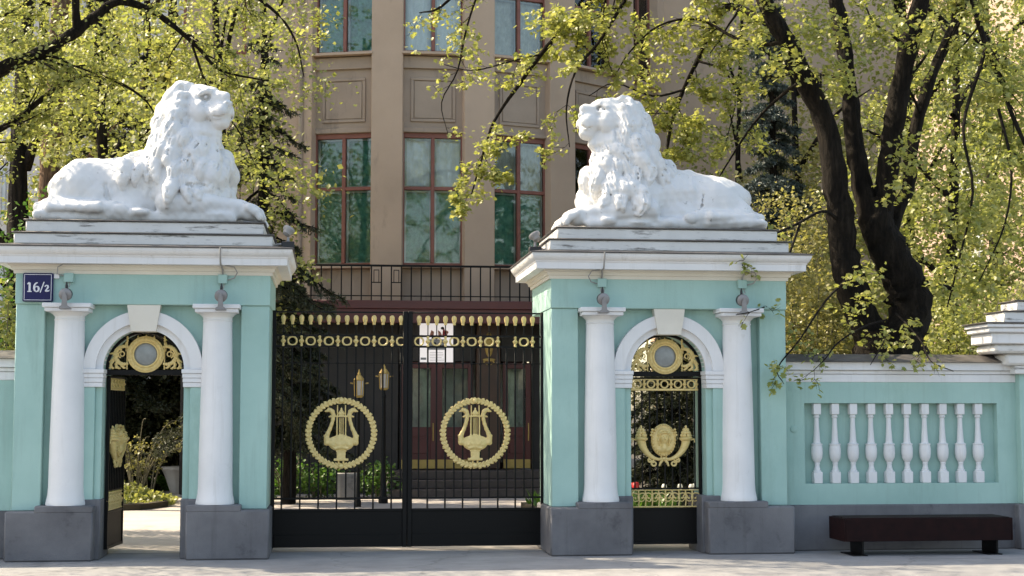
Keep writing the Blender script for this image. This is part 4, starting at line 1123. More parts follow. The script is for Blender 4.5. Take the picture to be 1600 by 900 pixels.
# ---------------------------------------------------------------- court furniture
def lantern(x, y, zl, label, tall):
    k_ = 1.0 if tall else .62
    t = thing('courtyard_lamp', label, 'lamp post', (x, y, 0), 0, 'gilt lanterns in the courtyard')
    obj('post', MB().lathe([(.085*k_, 0), (.085*k_, .10), (.06*k_, .14), (.05*k_, .5), (.04*k_, .55), (.033*k_, zl-.34), (.045*k_, zl-.31), (.026, zl-.26), (.02, zl-.19)], 12), MT['iron'], t)
    obj('cage_foot', MB().lathe([(.055, zl-.20), (.075, zl-.18), (.078, zl-.165), (.06, zl-.16)], 6), MT['brass'], t)
    obj('cage_roof', MB().lathe([(.085, zl+.09), (.094, zl+.105), (.05, zl+.17), (.03, zl+.185), (.03, zl+.21), (.012, zl+.24), (.004, zl+.29)], 6), MT['brass'], t)
    fr = MB()
    for k in range(6):
        a = k*math.pi/3; fr.tube([(.072*math.cos(a), .072*math.sin(a), zl-.165), (.084*math.cos(a), .084*math.sin(a), zl+.095)], .009, 5)
    obj('lantern_bars', fr, MT['brass'], t)
    obj('lantern_glass', MB().lathe([(.062, zl-.16), (.075, zl+.09)], 6), MT['urn'], t)
    obj('cross_arm', MB().tube([(-.15, 0, zl+.05), (-.10, 0, zl+.04)], .012, 6).tube([(.10, 0, zl+.04), (.16, 0, zl+.05)], .012, 6), MT['brass'], t)
q = at(561, 603, 9.2); lantern(q.x, 9.2, q.z, 'gilt lantern post standing left of the taller lamp post', False)
q = at(600, 592, 10.2); lantern(q.x, 10.2, q.z, 'gilt lantern on the taller black post before the entrance', True)
q = at(543, 762, 11.2)
t = thing('stone_slab', 'grey carved slab standing in the shrubs behind the gate', 'stone slab', (q.x, 11.2, 0))
obj('slab', MB().box(-.21, .21, 0, .10, .0, .50, .015), MT['cord'], t)
m = MB(); R_ = random.Random(8)
m.box(-.13, .15, -.012, .002, .06, .46, .006)
for k in range(7):
    for j in range(3): 
        a = (-.10+.075*j, .09+.052*k); m.tube([(a[0], -.014, a[1]), (a[0]+.03, -.018, a[1]+R_.uniform(-.02, .02)), (a[0]+.055, -.014, a[1]+R_.uniform(-.01, .02))], .006, 5)
obj('carving', m, MT['asphalt'], t)
q = at(277, 768, 14.3)
t = thing('planter', 'white fluted planter on the sunlit paving behind the open wicket', 'planter', (q.x+.06, 14.4, 0))
pl = MB(); n = 40; prof = [(.20, 0), (.22, .03), (.25, .15), (.31, .33), (.36, .44), (.385, .47), (.385, .52), (.35, .525), (.32, .46)]
V = []; F = []
for r, z in prof:
    for k in range(n): a = 2*math.pi*k/n; rr = r*(1+.035*math.cos(10*a)*(z > .03)); V.append((rr*math.cos(a), rr*math.sin(a), z))
for i in range(len(prof)-1):
    for k in range(n): F.append((i*n+k, i*n+(k+1) % n, (i+1)*n+(k+1) % n, (i+1)*n+k))
F.append(tuple(range((len(prof)-1)*n, len(prof)*n)))
obj('bowl', pl.add(V, F), MT['urn'], t)
# dark railing deep in the garden, seen through the left arch
t = thing('railing', 'dark iron railing deep in the garden behind the planter', 'railing', (-2.9, 16.6, 0))
for z in (.25, 1.45): obj('rail', MB().box(-1.6, 1.8, -.02, .02, z-.02, z+.02, .004), MT['iron'], t)
rb = MB().box(-.012, .012, -.012, .012, 0, 1.6, .003).mesh('railing_bar')
for i in range(22): obj('railing_bar', rb, MT['iron'], t, (-1.55+i*.155, 0, 0))

# ---------------------------------------------------------------- far houses seen between the trees
def far_house(label, x, y, w, d, h, rz, mat, n, m_, win):
    t = thing('house', label, 'building', (x, y, 0), rz)
    obj('wall', MB().box(-w/2, w/2, 0, d, 0, h, .05), mat, t)
    obj('roof', MB().prism([(-w/2-.4, h), (w/2+.4, h), (w/2-1, h+1.6), (-w/2+1, h+1.6)], -.4, d+.4), MT['tin'], t)
    fr = MB().box(-.7, .7, -.05, .02, 0, 1.9, .02).mesh('window'); pn = MB().box(-.55, .55, -.07, -.045, .15, 1.75, .005).mesh('pane')
    for i in range(n):
        for j in range(m_):
            w_ = obj('window', fr, MT['paleframe'], t, (-w/2+w*(i+.5)/n, 0, 2+3.4*j)); obj('pane', pn, win, w_)
far_house('tall pink house in full sun at the far right', 22.5, 25, 22, 9, 17, RAD(-68), MT['farpink'], 6, 4, MT['cgrey'])
far_house('pale house glimpsed between the trunks at the far left', -9.5, 40, 17, 9, 18, RAD(-20), MT['farpale'], 5, 5, MT['cgrey'])
# ---------------------------------------------------------------- vegetation kit
class Plant:
    """Grows limbs, twigs and leaf places; builds one wood mesh and one leaf mesh."""
    def __init__(s, seed): s.r = np.random.RandomState(seed); s.V = []; s.Q = []; s.nv = 0; s.LP = []; s.LD = []
    def tube(s, P, R_, n=None):
        P = np.asarray(P, float); R_ = np.asarray(R_, float); m = len(P)
        n = n or (12 if R_.max() > .1 else 7 if R_.max() > .03 else 4 if R_.max() > .008 else 3)
        T = np.gradient(P, axis=0); T /= np.linalg.norm(T, axis=1)[:, None]+1e-9
        u = np.cross(T[0], (.3, .9, .2)); u /= np.linalg.norm(u)+1e-9
        U = u-T*(T@u)[:, None]; U /= np.linalg.norm(U, axis=1)[:, None]+1e-9; B = np.cross(T, U)
        a = 2*np.pi*np.arange(n)/n
        rr = R_[:, None]*(1+(.10*s.r.normal(size=(m, n)) if R_.max() > .05 else 0))
        V = P[:, None]+rr[..., None]*(U[:, None]*np.cos(a)[None, :, None]+B[:, None]*np.sin(a)[None, :, None])
        i = np.arange(m*n).reshape(m, n); j = np.roll(i, -1, 1)
        s.V.append(V.reshape(-1, 3)); s.Q.append(np.stack([i[:-1], j[:-1], j[1:], i[1:]], -1).reshape(-1, 4)+s.nv); s.nv += m*n
    def smooth(s, pts, k=4):
        """Catmull-Rom through hand-set limb points, with a little wander."""
        P = np.array([tuple(p) for p in pts], float); E = np.vstack([2*P[0]-P[1], P, 2*P[-1]-P[-2]]); out = []
        for i in range(1, len(E)-2):
            for q in range(k):
                t = q/k; a, b, c, d = E[i-1:i+3]
                out.append(.5*(2*b+(c-a)*t+(2*a-5*b+4*c-d)*t*t+(3*b-a-3*c+d)*t**3))
        out.append(P[-1]); return np.array(out)
    def limb(s, pts, r0, r1, kids=3.0, depth=2, klen=1.0, droop=.0, start=.2, leaf=None, wob=.0, ang=(.6, 1.2), grav=None):
        P = s.smooth(pts); 
        if wob: P[1:-1] += s.r.normal(size=P[1:-1].shape)*wob
        R_ = np.linspace(r0, r1, len(P)); s.tube(P, R_)
        s.kids(P, r0, r1, kids, depth, klen, droop, start, leaf, ang)
    def kids(s, P, r0, r1, kids, depth, klen, droop, start, leaf, ang=(.6, 1.2)):
        seg = np.linalg.norm(np.diff(P, axis=0), axis=1); cum = np.concatenate([[0], np.cumsum(seg)]); L = cum[-1]
        n = max(1, int(round(L*kids*(1-start)))) if depth > 0 else 0
        for _ in range(n):
            t = start+(1-start)*s.r.rand()**.8; d = t*L; i = min(np.searchsorted(cum, d, 'right')-1, len(seg)-1)
            p = P[i]+(P[i+1]-P[i])*((d-cum[i])/seg[i]); T = (P[i+1]-P[i])/seg[i]
            v = s.r.normal(size=3); v -= T*(v@T); v /= np.linalg.norm(v); v[2] = v[2]*.6
            a = s.r.uniform(*ang); D = T*math.cos(a)+v*math.sin(a)
            ln = klen*s.r.uniform(.5, 1.15)*(1-.45*t); s.branch(p, D, ln, max(.004, (r0+(r1-r0)*t)*.42), depth-1, droop, leaf, kids, klen, ang)
    def branch(s, p, D, ln, r, depth, droop, leaf, kids, klen, ang):
        m = 6; P = [p]; D = D/np.linalg.norm(D); r = min(r, .012+.016*ln)
        for i in range(m-1):
            D = D+s.r.normal(size=3)*.17+np.array((0, 0, -droop)); D /= np.linalg.norm(D); P.append(P[-1]+D*ln/(m-1))
        P = np.array(P); s.tube(P, np.linspace(r, r*.35, m))
        if depth > 0: s.kids(P, r, r*.35, max(kids*1.7, 3.0/ln), depth, klen*.48, droop, .12, leaf, ang)
        if depth <= 1 and leaf:
            dens = leaf*(1 if depth == 0 else .35); n = s.r.poisson(dens*ln)
            for _ in range(n):
                t = s.r.rand()**.7*(m-1); i = min(int(t), m-2); q = P[i]+(P[i+1]-P[i])*(t-i)
                s.LP.append(q+s.r.normal(size=3)*.035); s.LD.append(P[i+1]-P[i])
    def cloud(s, c, r, n, hollow=.35, jit=.25, clump=40):
        """Leaf clumps through an uneven volume."""
        c = np.array(tuple(c)); r = np.array(r, float)
        K = max(3, n//clump); d = s.r.normal(size=(K, 3)); d /= np.linalg.norm(d, axis=1)[:, None]
        C_ = c+d*r*(hollow+(1-hollow)*s.r.rand(K)**.45)[:, None]
        for q in C_:
            m = s.r.poisson(clump*s.r.uniform(.4, 1.5)); off = s.r.normal(size=(m, 3))*jit*np.array((1, 1, .55)); off[:, 2] -= .35*np.abs(off[:, 0])
            s.LP += list(q+off); s.LD += list(s.r.normal(size=(m, 3)))
    def wood(s, name): return np_mesh(name, np.concatenate(s.V), np.concatenate(s.Q))
    def leaves(s, name, size, lobed=False, flat=.55, keep=None, slim=.42):
        LP = np.array(s.LP); LD = np.array(s.LD)
        if keep is not None:
            k = np.array([keep(p) for p in LP]); LP, LD = LP[k], LD[k]
        N = len(LP); r = s.r
        nr = r.normal(size=(N, 3))*flat; nr[:, 2] += .75; nr[:, 1] -= .25; nr /= np.linalg.norm(nr, axis=1)[:, None]
        d = LD/(np.linalg.norm(LD, axis=1)[:, None]+1e-9)*.5+r.normal(size=(N, 3))*.7; d[:, 2] -= .45
        d -= nr*(d*nr).sum(1)[:, None]; d /= np.linalg.norm(d, axis=1)[:, None]+1e-9; w = np.cross(nr, d)
        S = size*r.uniform(.55, 1.25, N)
        if lobed:
            T = [(0, 0, 0), (.22, .50, .05), (.50, .30, .10), (.62, .60, .03), (.80, .22, .06), (1.08, 0, -.08), (.80, -.22, .06), (.62, -.60, .03), (.50, -.30, .10), (.22, -.50, .05)]
            Fc = [(0, 1, 2), (0, 2, 4), (2, 3, 4), (0, 4, 5), (0, 5, 6), (0, 6, 8), (6, 7, 8), (0, 8, 9)]
        else:
            T = [(0, 0, 0), (.45, slim, .09), (1, 0, -.06), (.45, -slim, .09)]; Fc = [(0, 1, 2), (0, 2, 3)]
        T = np.array(T); V = LP[:, None]+S[:, None, None]*(T[None, :, 0:1]*d[:, None]+T[None, :, 1:2]*w[:, None]+T[None, :, 2:3]*nr[:, None])
        Fc = np.array(Fc); Q = (np.arange(N)*len(T))[:, None, None]+Fc[None]
        return np_mesh(name, V.reshape(-1, 3), Q.reshape(-1, 3), False)
def plant_thing(name, label, cat, pl, base, wood_name, leaf_name, wmat, lmat, size, group=None, **kw):
    base = Vector(base); t = thing(name, label, cat, base, 0, group); M = Matrix.Translation(-base)
    if pl.V: me = pl.wood(wood_name); me.transform(M); obj(wood_name, me, wmat, t)
    if pl.LP: me = pl.leaves(leaf_name, size, **kw); me.transform(M); obj(leaf_name, me, lmat, t)
    return t

# ---------------------------------------------------------------- the many-stemmed maple behind the balustrade wall
def A(px, py, Y=2.6): return at(px, py, Y)
g = Plant(21)
b0 = A(1385, 640); b0.z = 0
def stem(pts, r0, r1, **k): g.limb(pts, r0, r1, **k)
g.tube(g.smooth([(b0.x+.02, 2.6, -.1), (b0.x, 2.6, .6), A(1388, 570), A(1388, 520)]), np.linspace(.52, .44, 13), 16)
stem([A(1366, 548), A(1350, 500), A(1328, 440, 2.55), A(1318, 390, 2.5), A(1314, 336, 2.45), A(1304, 285, 2.4), A(1293, 200, 2.3), A(1262, 133, 2.2), A(1232, 70, 2.1), A(1195, 0, 2.0), A(1150, -120, 1.8)], .235, .09, kids=1.5, depth=3, klen=1.3, start=.5, leaf=45)
stem([A(1362, 345, 2.6), A(1343, 270, 2.65), A(1332, 200, 2.7), A(1326, 133, 2.8), A(1314, 50, 2.9), A(1303, -20, 3.0), A(1280, -200, 3.2)], .135, .10, kids=1.4, depth=3, klen=1.3, start=.3, leaf=45)
stem([A(1396, 556), A(1424, 490), A(1418, 450), A(1400, 415), A(1384, 385), A(1370, 350), A(1364, 315, 2.65)], .30, .215, kids=.0, depth=0)
stem([A(1376, 345), A(1387, 267, 2.5), A(1396, 200, 2.4), A(1408, 133, 2.3), A(1420, 67, 2.25), A(1439, 0, 2.2), A(1460, -120, 2.0), A(1480, -260, 1.9)], .15, .10, kids=1.5, depth=3, klen=1.4, start=.3, leaf=45)
stem([A(1392, 370, 2.6), A(1405, 325, 2.7), A(1421, 290, 2.8), A(1425, 230, 2.85), A(1450, 133, 2.95), A(1480, 67, 3.0), A(1507, 0, 3.1), A(1545, -110, 3.2), A(1580, -200, 3.2)], .10, .06, kids=1.8, depth=3, klen=1.2, start=.25, leaf=45)
stem([A(1408, 440), A(1432, 432, 2.5), A(1450, 442, 2.4), A(1490, 452, 2.3)], .075, .03, kids=2.5, depth=2, klen=.8, start=.3, leaf=80)
# limbs that sweep over towards the street
stem([A(1490, 30, 3.1), A(1512, -20, 2.4), A(1530, 40, 1.9), A(1560, 120, 1.7), A(1590, 200, 1.6), A(1640, 300, 1.5)], .055, .02, kids=3.0, depth=3, klen=.9, start=.1, leaf=80, droop=.05)
stem([A(1545, 60, 1.9), A(1530, 110, 1.6), A(1505, 200, 1.4), A(1520, 300, 1.3), A(1495, 420, 1.2), A(1480, 480, 1.1)], .03, .008, kids=3.2, depth=2, klen=.7, start=.05, leaf=80, droop=.06)
stem([A(1560, 170, 1.6), A(1580, 260, 1.4), A(1570, 350, 1.2), A(1530, 440, 1.1)], .022, .007, kids=3.2, depth=2, klen=.6, start=.05, leaf=36, droop=.06)
stem([A(1312, 345, 2.4), A(1285, 330, 2.0), A(1245, 350, 1.5), A(1200, 370, .9), A(1170, 385, .3), A(1160, 415, -.25)], .026, .006, kids=3.6, depth=2, klen=.45, start=.25, leaf=26, droop=.05)
stem([A(1250, 350, 1.5), A(1225, 420, 1.0), A(1205, 470, .3), A(1180, 485, -.3), A(1150, 492, -.4)], .016, .005, kids=3.6, depth=2, klen=.35, start=.3, leaf=26, droop=.05)
stem([A(1330, 430, 2.4), A(1290, 470, 1.5), A(1250, 530, .3), A(1215, 575, -.15), A(1225, 600, -.2)], .018, .005, kids=3.6, depth=2, klen=.42, start=.35, leaf=26, droop=.05)
stem([A(1385, 500, 2.3), A(1350, 510, 1.3), A(1310, 535, .4), A(1290, 560, -.1), A(1270, 580, -.15)], .018, .005, kids=3.6, depth=2, klen=.45, start=.3, leaf=26, droop=.05)
stem([A(1400, 490, 2.3), A(1420, 510, 1.3), A(1440, 535, .4), A(1455, 565, -.1), A(1490, 580, -.15)], .018, .005, kids=3.6, depth=2, klen=.45, start=.3, leaf=26, droop=.05)
stem([A(1390, 520, 2.3), A(1385, 525, 1.0), A(1375, 545, .2), A(1360, 570, -.1)], .014, .005, kids=3.6, depth=2, klen=.4, start=.3, leaf=26, droop=.05)
# long limbs reaching left, over the right lion and in front of the house
stem([A(1245, 70, 2.1), A(1190, 30, 3.0), A(1140, 10, 3.8), A(1112, 45, 4.4), A(1092, 90, 4.6), A(1070, 135, 4.7), A(1050, 190, 4.8), A(1040, 250, 4.9)], .065, .018, kids=2.6, depth=3, klen=1.0, start=.18, leaf=120, droop=.03)
stem([A(1215, -40, 2.0), A(1120, -70, 3.0), A(1010, -50, 3.6), A(930, -5, 4.0), A(890, 35, 4.2), A(845, 85, 4.4), A(805, 140, 4.5), A(772, 190, 4.6), A(755, 240, 4.6), A(735, 310, 4.6)], .07, .010, kids=2.7, depth=3, klen=.95, start=.2, leaf=130, droop=.04)
stem([A(1000, -40, 3.6), A(940, 60, 3.7), A(900, 110, 3.8), A(885, 170, 3.8), A(890, 230, 3.8)], .028, .007, kids=3.5, depth=2, klen=.75, start=.1, leaf=80, droop=.05)
stem([A(1090, 95, 4.6), A(1130, 110, 4.3), A(1150, 150, 4.2), A(1135, 220, 4.2)], .02, .006, kids=3.2, depth=2, klen=.7, start=.1, leaf=80, droop=.05)
stem([A(1070, 140, 4.7), A(1020, 150, 4.5), A(960, 130, 4.4), A(920, 150, 4.4)], .02, .006, kids=3.4, depth=2, klen=.6, start=.1, leaf=80, droop=.04)
stem([A(1120, -70, 3.0), A(900, -90, 3.0), A(760, -50, 3.2), A(690, 10, 3.2), A(655, 20, 3.3)], .05, .008, kids=2.4, depth=3, klen=.7, start=.35, leaf=22, droop=.03)
stem([A(1240, 60, 2.1), A(1195, 70, 3.0), A(1150, 60, 3.6), A(1090, 30, 4.0), A(1030, 40, 4.2), A(985, 80, 4.2), A(960, 120, 4.2)], .035, .007, kids=3.4, depth=2, klen=.75, start=.15, leaf=60, droop=.04)
stem([A(1262, 120, 2.2), A(1220, 150, 3.0), A(1180, 190, 3.5), A(1140, 250, 3.7), A(1110, 300, 3.8)], .03, .007, kids=3.4, depth=2, klen=.7, start=.2, leaf=60, droop=.04)
stem([A(760, -50, 3.2), A(730, 40, 3.3), A(715, 110, 3.3), A(690, 160, 3.4), A(700, 210, 3.4)], .018, .005, kids=3.6, depth=2, klen=.45, start=.1, leaf=26, droop=.05)
stem([A(845, 85, 4.4), A(800, 95, 4.2), A(740, 110, 4.1), A(690, 100, 4.0)], .016, .005, kids=3.4, depth=2, klen=.5, start=.15, leaf=60, droop=.04)
for px_, py_, Y_, r_, n_ in ((880, 35, 4.1, .55, 420), (800, 120, 4.4, .45, 260), (760, 215, 4.5, .35, 150), (735, 300, 4.5, .3, 110), (700, 60, 3.3, .5, 220), (960, 50, 4.0, .6, 420), (1020, 110, 4.4, .5, 330), (1090, 50, 4.3, .6, 420), (1080, 200, 4.6, .45, 220), (1130, 140, 4.2, .5, 280),
        (1200, 30, 2.6, .6, 420), (1240, 90, 1.6, .45, 300), (1300, 45, 1.6, .4, 260), (1310, 130, 1.6, .3, 130), (1290, 110, 1.7, .3, 100), (1400, 300, 1.7, .3, 60), (1340, 440, 1.5, .35, 70), (1370, 480, 1.6, .35, 70), (1480, 250, 1.8, .8, 420), (1540, 120, 1.9, .7, 420), (1420, 40, 1.6, .5, 260), (1560, 330, 1.6, .7, 320)):
    g.cloud(A(px_, py_, Y_), (r_, r_*.7, r_*.6), n_, .2, .09, 16)
g.cloud(A(1330, -150, 3.2), (2.2, 1.8, .9), 5000, .1, .3)
g.limb([A(1205, -60, 2.0), (3.2, 1.7, 7.6), (1.6, 1.4, 8.1), (.2, 1.2, 8.4)], .07, .02, kids=1.5, depth=2, klen=1.2, start=.2, leaf=20)
g.cloud((1.9, 1.4, 8.5), (2.6, 1.7, 1.0), 4200, .1, .32)  # unseen canopy above the gate, added to dapple pavement and lions
g.cloud((4.4, 1.0, 8.8), (1.6, 1.6, .8), 1800, .1, .32)
plant_thing('maple_tree', 'dark many-stemmed maple in young leaf behind the balustrade wall', 'tree', g, b0, 'trunk', 'crown', MT['bark'], MT['maple'], .066, lobed=True)

# ---------------------------------------------------------------- linden at the left, its limb crossing over the left lion
g = Plant(5)
b1 = A(-60, 640, 3.2); b1.z = 0
g.limb([(b1.x, 3.2, -.1), (b1.x, 3.2, 1.5), A(-70, 300, 3.2), A(-80, 100, 3.2), A(-90, -150, 3.2)], .24, .14, kids=1.6, depth=3, klen=1.8, start=.35, leaf=70)
g.limb([A(-72, 160, 3.2), A(0, 108, 3.0), A(60, 85, 2.9), A(110, 55, 2.9), A(150, 25, 3.0), A(185, 2, 3.1), A(225, 12, 3.2), A(260, 32, 3.3), A(310, 75, 3.4), A(345, 110, 3.4), A(410, 125, 3.5)], .10, .012, kids=3.2, depth=3, klen=1.0, start=.12, leaf=75, droop=.03)
g.limb([A(120, 45, 2.9), A(118, -20, 2.8), A(130, -120, 2.8)], .06, .03, kids=2, depth=3, klen=1.2, start=.2, leaf=75)
g.limb([A(-72, 240, 3.2), A(20, 190, 3.4), A(100, 130, 3.6), A(160, 120, 3.7), A(220, 150, 3.8), A(250, 190, 3.8)], .05, .008, kids=3.6, depth=3, klen=.9, start=.1, leaf=75, droop=.03)
g.limb([A(185, 2, 3.1), A(240, -30, 3.2), A(330, -40, 3.4), A(420, 10, 3.6), A(460, 60, 3.6), A(475, 120, 3.6)], .045, .008, kids=3.4, depth=3, klen=.8, start=.1, leaf=75, droop=.05)
g.limb([A(300, 70, 3.4), A(330, 150, 3.5), A(370, 200, 3.5), A(400, 260, 3.6)], .02, .006, kids=4, depth=2, klen=.7, start=.1, leaf=75, droop=.05)
g.cloud(A(60, 30, 3.6), (1.4, 1.1, .9), 1800, .1, .28)
g.cloud(A(330, 60, 3.8), (1.2, 1.0, .9), 1500, .1, .28)
g.cloud(A(-200, 60, 3.0), (2.2, 2.0, 2.0), 6000, .1, .3)
g.cloud((-3.2, 2.9, 8.5), (1.9, 1.2, 1.1), 2600, .1, .3)  # out-of-view leaf clump added to break the sun on the right pavilion
g.limb([A(-80, 100, 3.2), (-4.2, 2.4, 7.4), (-3.0, 1.6, 8.0), (-1.6, 1.2, 8.4)], .08, .02, kids=1.5, depth=2, klen=1.2, start=.2, leaf=20)
g.cloud((-2.4, 1.5, 8.4), (2.3, 1.7, 1.0), 3600, .1, .32)  # unseen clump over the gate, added to dapple the pavement
g.cloud((-6.0, 1.2, 6.2), (2.0, 1.6, 1.8), 5000, .1, .32)  # unseen clump at far left, added to keep sun off the columns
g.cloud((-6.4, 3.6, 4.4), (1.3, 1.6, 1.2), 5200, .1, .3)  # unseen clump added to shade the ground inside the left arch
g.cloud((-7.4, 4.4, 5.2), (1.7, 2.0, 1.6), 4200, .1, .3)  # second unseen clump, added for the same shade behind the open wicket
plant_thing('linden_tree', 'linden whose dark limb arches over the left lion statue', 'tree', g, b1, 'trunk', 'crown', MT['bark'], MT['linden'], .062, flat=.6)

# ---------------------------------------------------------------- trees further back: trunk, limbs and a loose crown
def back_tree(label, px, Y, h, spread, zc, n, seed, lm, r=.16, wm='bark', size=.075, lean=0, low=0, west=0, kids=1.5, name='broadleaf_tree', nl=5, jit=.24):
    g = Plant(seed); b = A(px, 640, Y); b.z = 0
    top = Vector((b.x+lean, Y, h))
    P = [b+(top-b)*t+Vector((math.sin(t*5+seed)*.12, math.cos(t*4+seed)*.1, 0)) for t in (0, .2, .4, .6, .8, 1)]
    g.limb(P, r, r*.35, kids=0, depth=0)
    for k in range(nl):
        t = .25+.7*k/max(1, nl-1); a = g.r.rand()*6.28; p = b+(top-b)*t
        e = p+Vector((math.cos(a)*spread*.9, math.sin(a)*spread*.9, h*.16)); m = (p+e)/2+Vector((0, 0, .25))
        g.limb([p, m, e], r*.4, .012, kids=kids, depth=2, klen=spread*.5, start=.2, leaf=14, droop=.03)
    g.cloud((b.x+lean*.6, Y, zc), (spread, spread*.9, (h-1.0)*.5), int(n*.8), .25, jit, 70)
    return plant_thing(name, label, 'tree', g, b, 'trunk', 'crown', MT[wm], MT[lm], size*1.22, 'trees behind the gate', keep=(lambda p: p[2] > low+.4*math.sin(p[0]*3)+(west if p[0] < -4.2 else 0)) if low else None)
back_tree('broad yellow-green tree left of the lion, above the low wall', 150, 9.0, 9, 2.2, 5.0, 11500, 31, 'linden', low=3.2, west=3.0)
back_tree('yellow-green tree right behind the left lion statue', 330, 8.0, 7.2, 1.3, 4.6, 4500, 32, 'linden', .10, low=3.3)
back_tree('dark-stemmed tree at the left photo edge', 30, 11.0, 10, 2.0, 5.5, 8500, 33, 'linden', .26, 'bark', low=6.2)
back_tree('pine-barked tree with a sunlit trunk behind the left lion', 88, 12.5, 12, 1.7, 8.0, 6500, 34, 'linden', .30, 'barkl', lean=-.2, low=6.4)
back_tree('leaf-veiled tree beside the corner of the house', 400, 10.5, 10, 1.25, 7.4, 4000, 36, 'linden', .11, low=4)
back_tree('yellow-green tree above the left lion back', 335, 6.2, 8.5, 1.5, 5.6, 5500, 37, 'linden', .12, low=3.4)
back_tree('airy tree far behind at the left', 210, 17, 11, 3.0, 6.5, 16000, 35, 'linden', .2, size=.115, low=3.6)
back_tree('tall tree far behind at the left photo edge', 60, 21, 15, 3.6, 8.5, 15000, 38, 'linden', .2, size=.125, low=8)
back_tree('tall tree far behind, left of the house corner', 265, 19, 14, 2.6, 8.5, 9000, 39, 'linden', .2, size=.12, low=4)
back_tree('dense golden-green tree filling the view right of the maple', 1500, 7.5, 8.6, 2.2, 4.7, 19500, 41, 'linden', .14)
back_tree('golden-green tree at the right photo edge', 1640, 10, 10, 2.6, 5.2, 20800, 42, 'linden', .18)
back_tree('tall leafy tree seen between the maple stems', 1420, 12.5, 12, 2.4, 6.6, 20800, 43, 'linden', .17, size=.09)
back_tree('leafy tree beside the blue spruce, behind the right lion', 1255, 10.5, 8, 1.7, 4.2, 14300, 44, 'lilac', .13)
back_tree('far sunlit tree in front of the pink house', 1560, 17, 13, 3.0, 8.0, 18200, 45, 'linden', .2, size=.10)
back_tree('thin birch-like tree behind the right pavilion', 1165, 13.8, 10.5, 1.3, 6.8, 5200, 46, 'linden', .09)

# ---------------------------------------------------------------- shrubs behind the walls
def shrub(label, px, Y, h, rx, n, seed, lm='lilac', size=.07, zc=None, stems=14, name='shrub', ry=None, jit=.16, cat='shrub', group='shrubs behind the walls', clump=26):
    g = Plant(seed); b = A(px, 640, Y); b.z = 0
    for k in range(stems):
        a = g.r.rand()*6.28; q = g.r.uniform(.3, 1)*rx
        e = b+Vector((math.cos(a)*q, math.sin(a)*q*.7, h*g.r.uniform(.7, 1))); m = (b+e)/2+Vector((0, 0, h*.12))
        g.limb([b+Vector((math.cos(a)*.1, math.sin(a)*.1, 0)), m, e], .016, .005, kids=2.0, depth=2, klen=.55, start=.2, leaf=16)
    g.cloud((b.x, Y, zc or h*.58), (rx, ry or rx*.8, h*.46), n, .2, jit, clump)
    return plant_thing(name, label, cat, g, b, 'stems', 'foliage', MT['stem'], MT[lm], size, group)
shrub('olive-green lilac between the right pavilion and the maple', 1270, 3.6, 3.7, .95, 9360, 51)
shrub('golden lilac between the maple and the white-capped pier', 1500, 4.2, 3.6, 1.1, 9360, 52, 'linden')
shrub('tall lilac behind the lower right pavilion edge', 1240, 6.0, 5.0, 1.0, 8640, 53)
shrub('leafy shrub behind the white-capped pier', 1620, 4.5, 3.5, 1.0, 6300, 54, 'linden')
shrub('yellow-green shrub above the low wall at the left edge', 5, 3.2, 3.2, .8, 5040, 55, 'linden')
shrub('fresh green shrub behind the left lion rump', 60, 4.5, 4.9, .7, 2700, 56, 'green')
shrub('leafy shrub behind the shut wicket', 1045, 11.2, 3.2, 1.4, 2600, 57, 'lilac', .08)
shrub('added dark thicket deepening the shade behind the open wicket', 200, 15.4, 3.2, 1.7, 9000, 58, 'needle', .10)  # dark leaves added where the garden lies in deep shade
shrub('added dark thicket as shady backdrop behind the planter', 290, 16.2, 3.8, 1.4, 8100, 59, 'needle', .10)  # also added: dark foliage in place of deep shade
for i, (px, Y, s_) in enumerate(((450, 12.0, 1), (500, 12.2, .9), (590, 12.0, .85))):
    shrub(['bright green low bush next to the left pavilion, seen through the gate', 'bright green low bush left of the carved slab', 'bright green low bush right of the carved slab'][i], px, Y, .75*s_, .48, 900, 61+i, 'green', .075, None, 8, 'low_bush', None, .09, 'bush', 'low green bushes in the court')

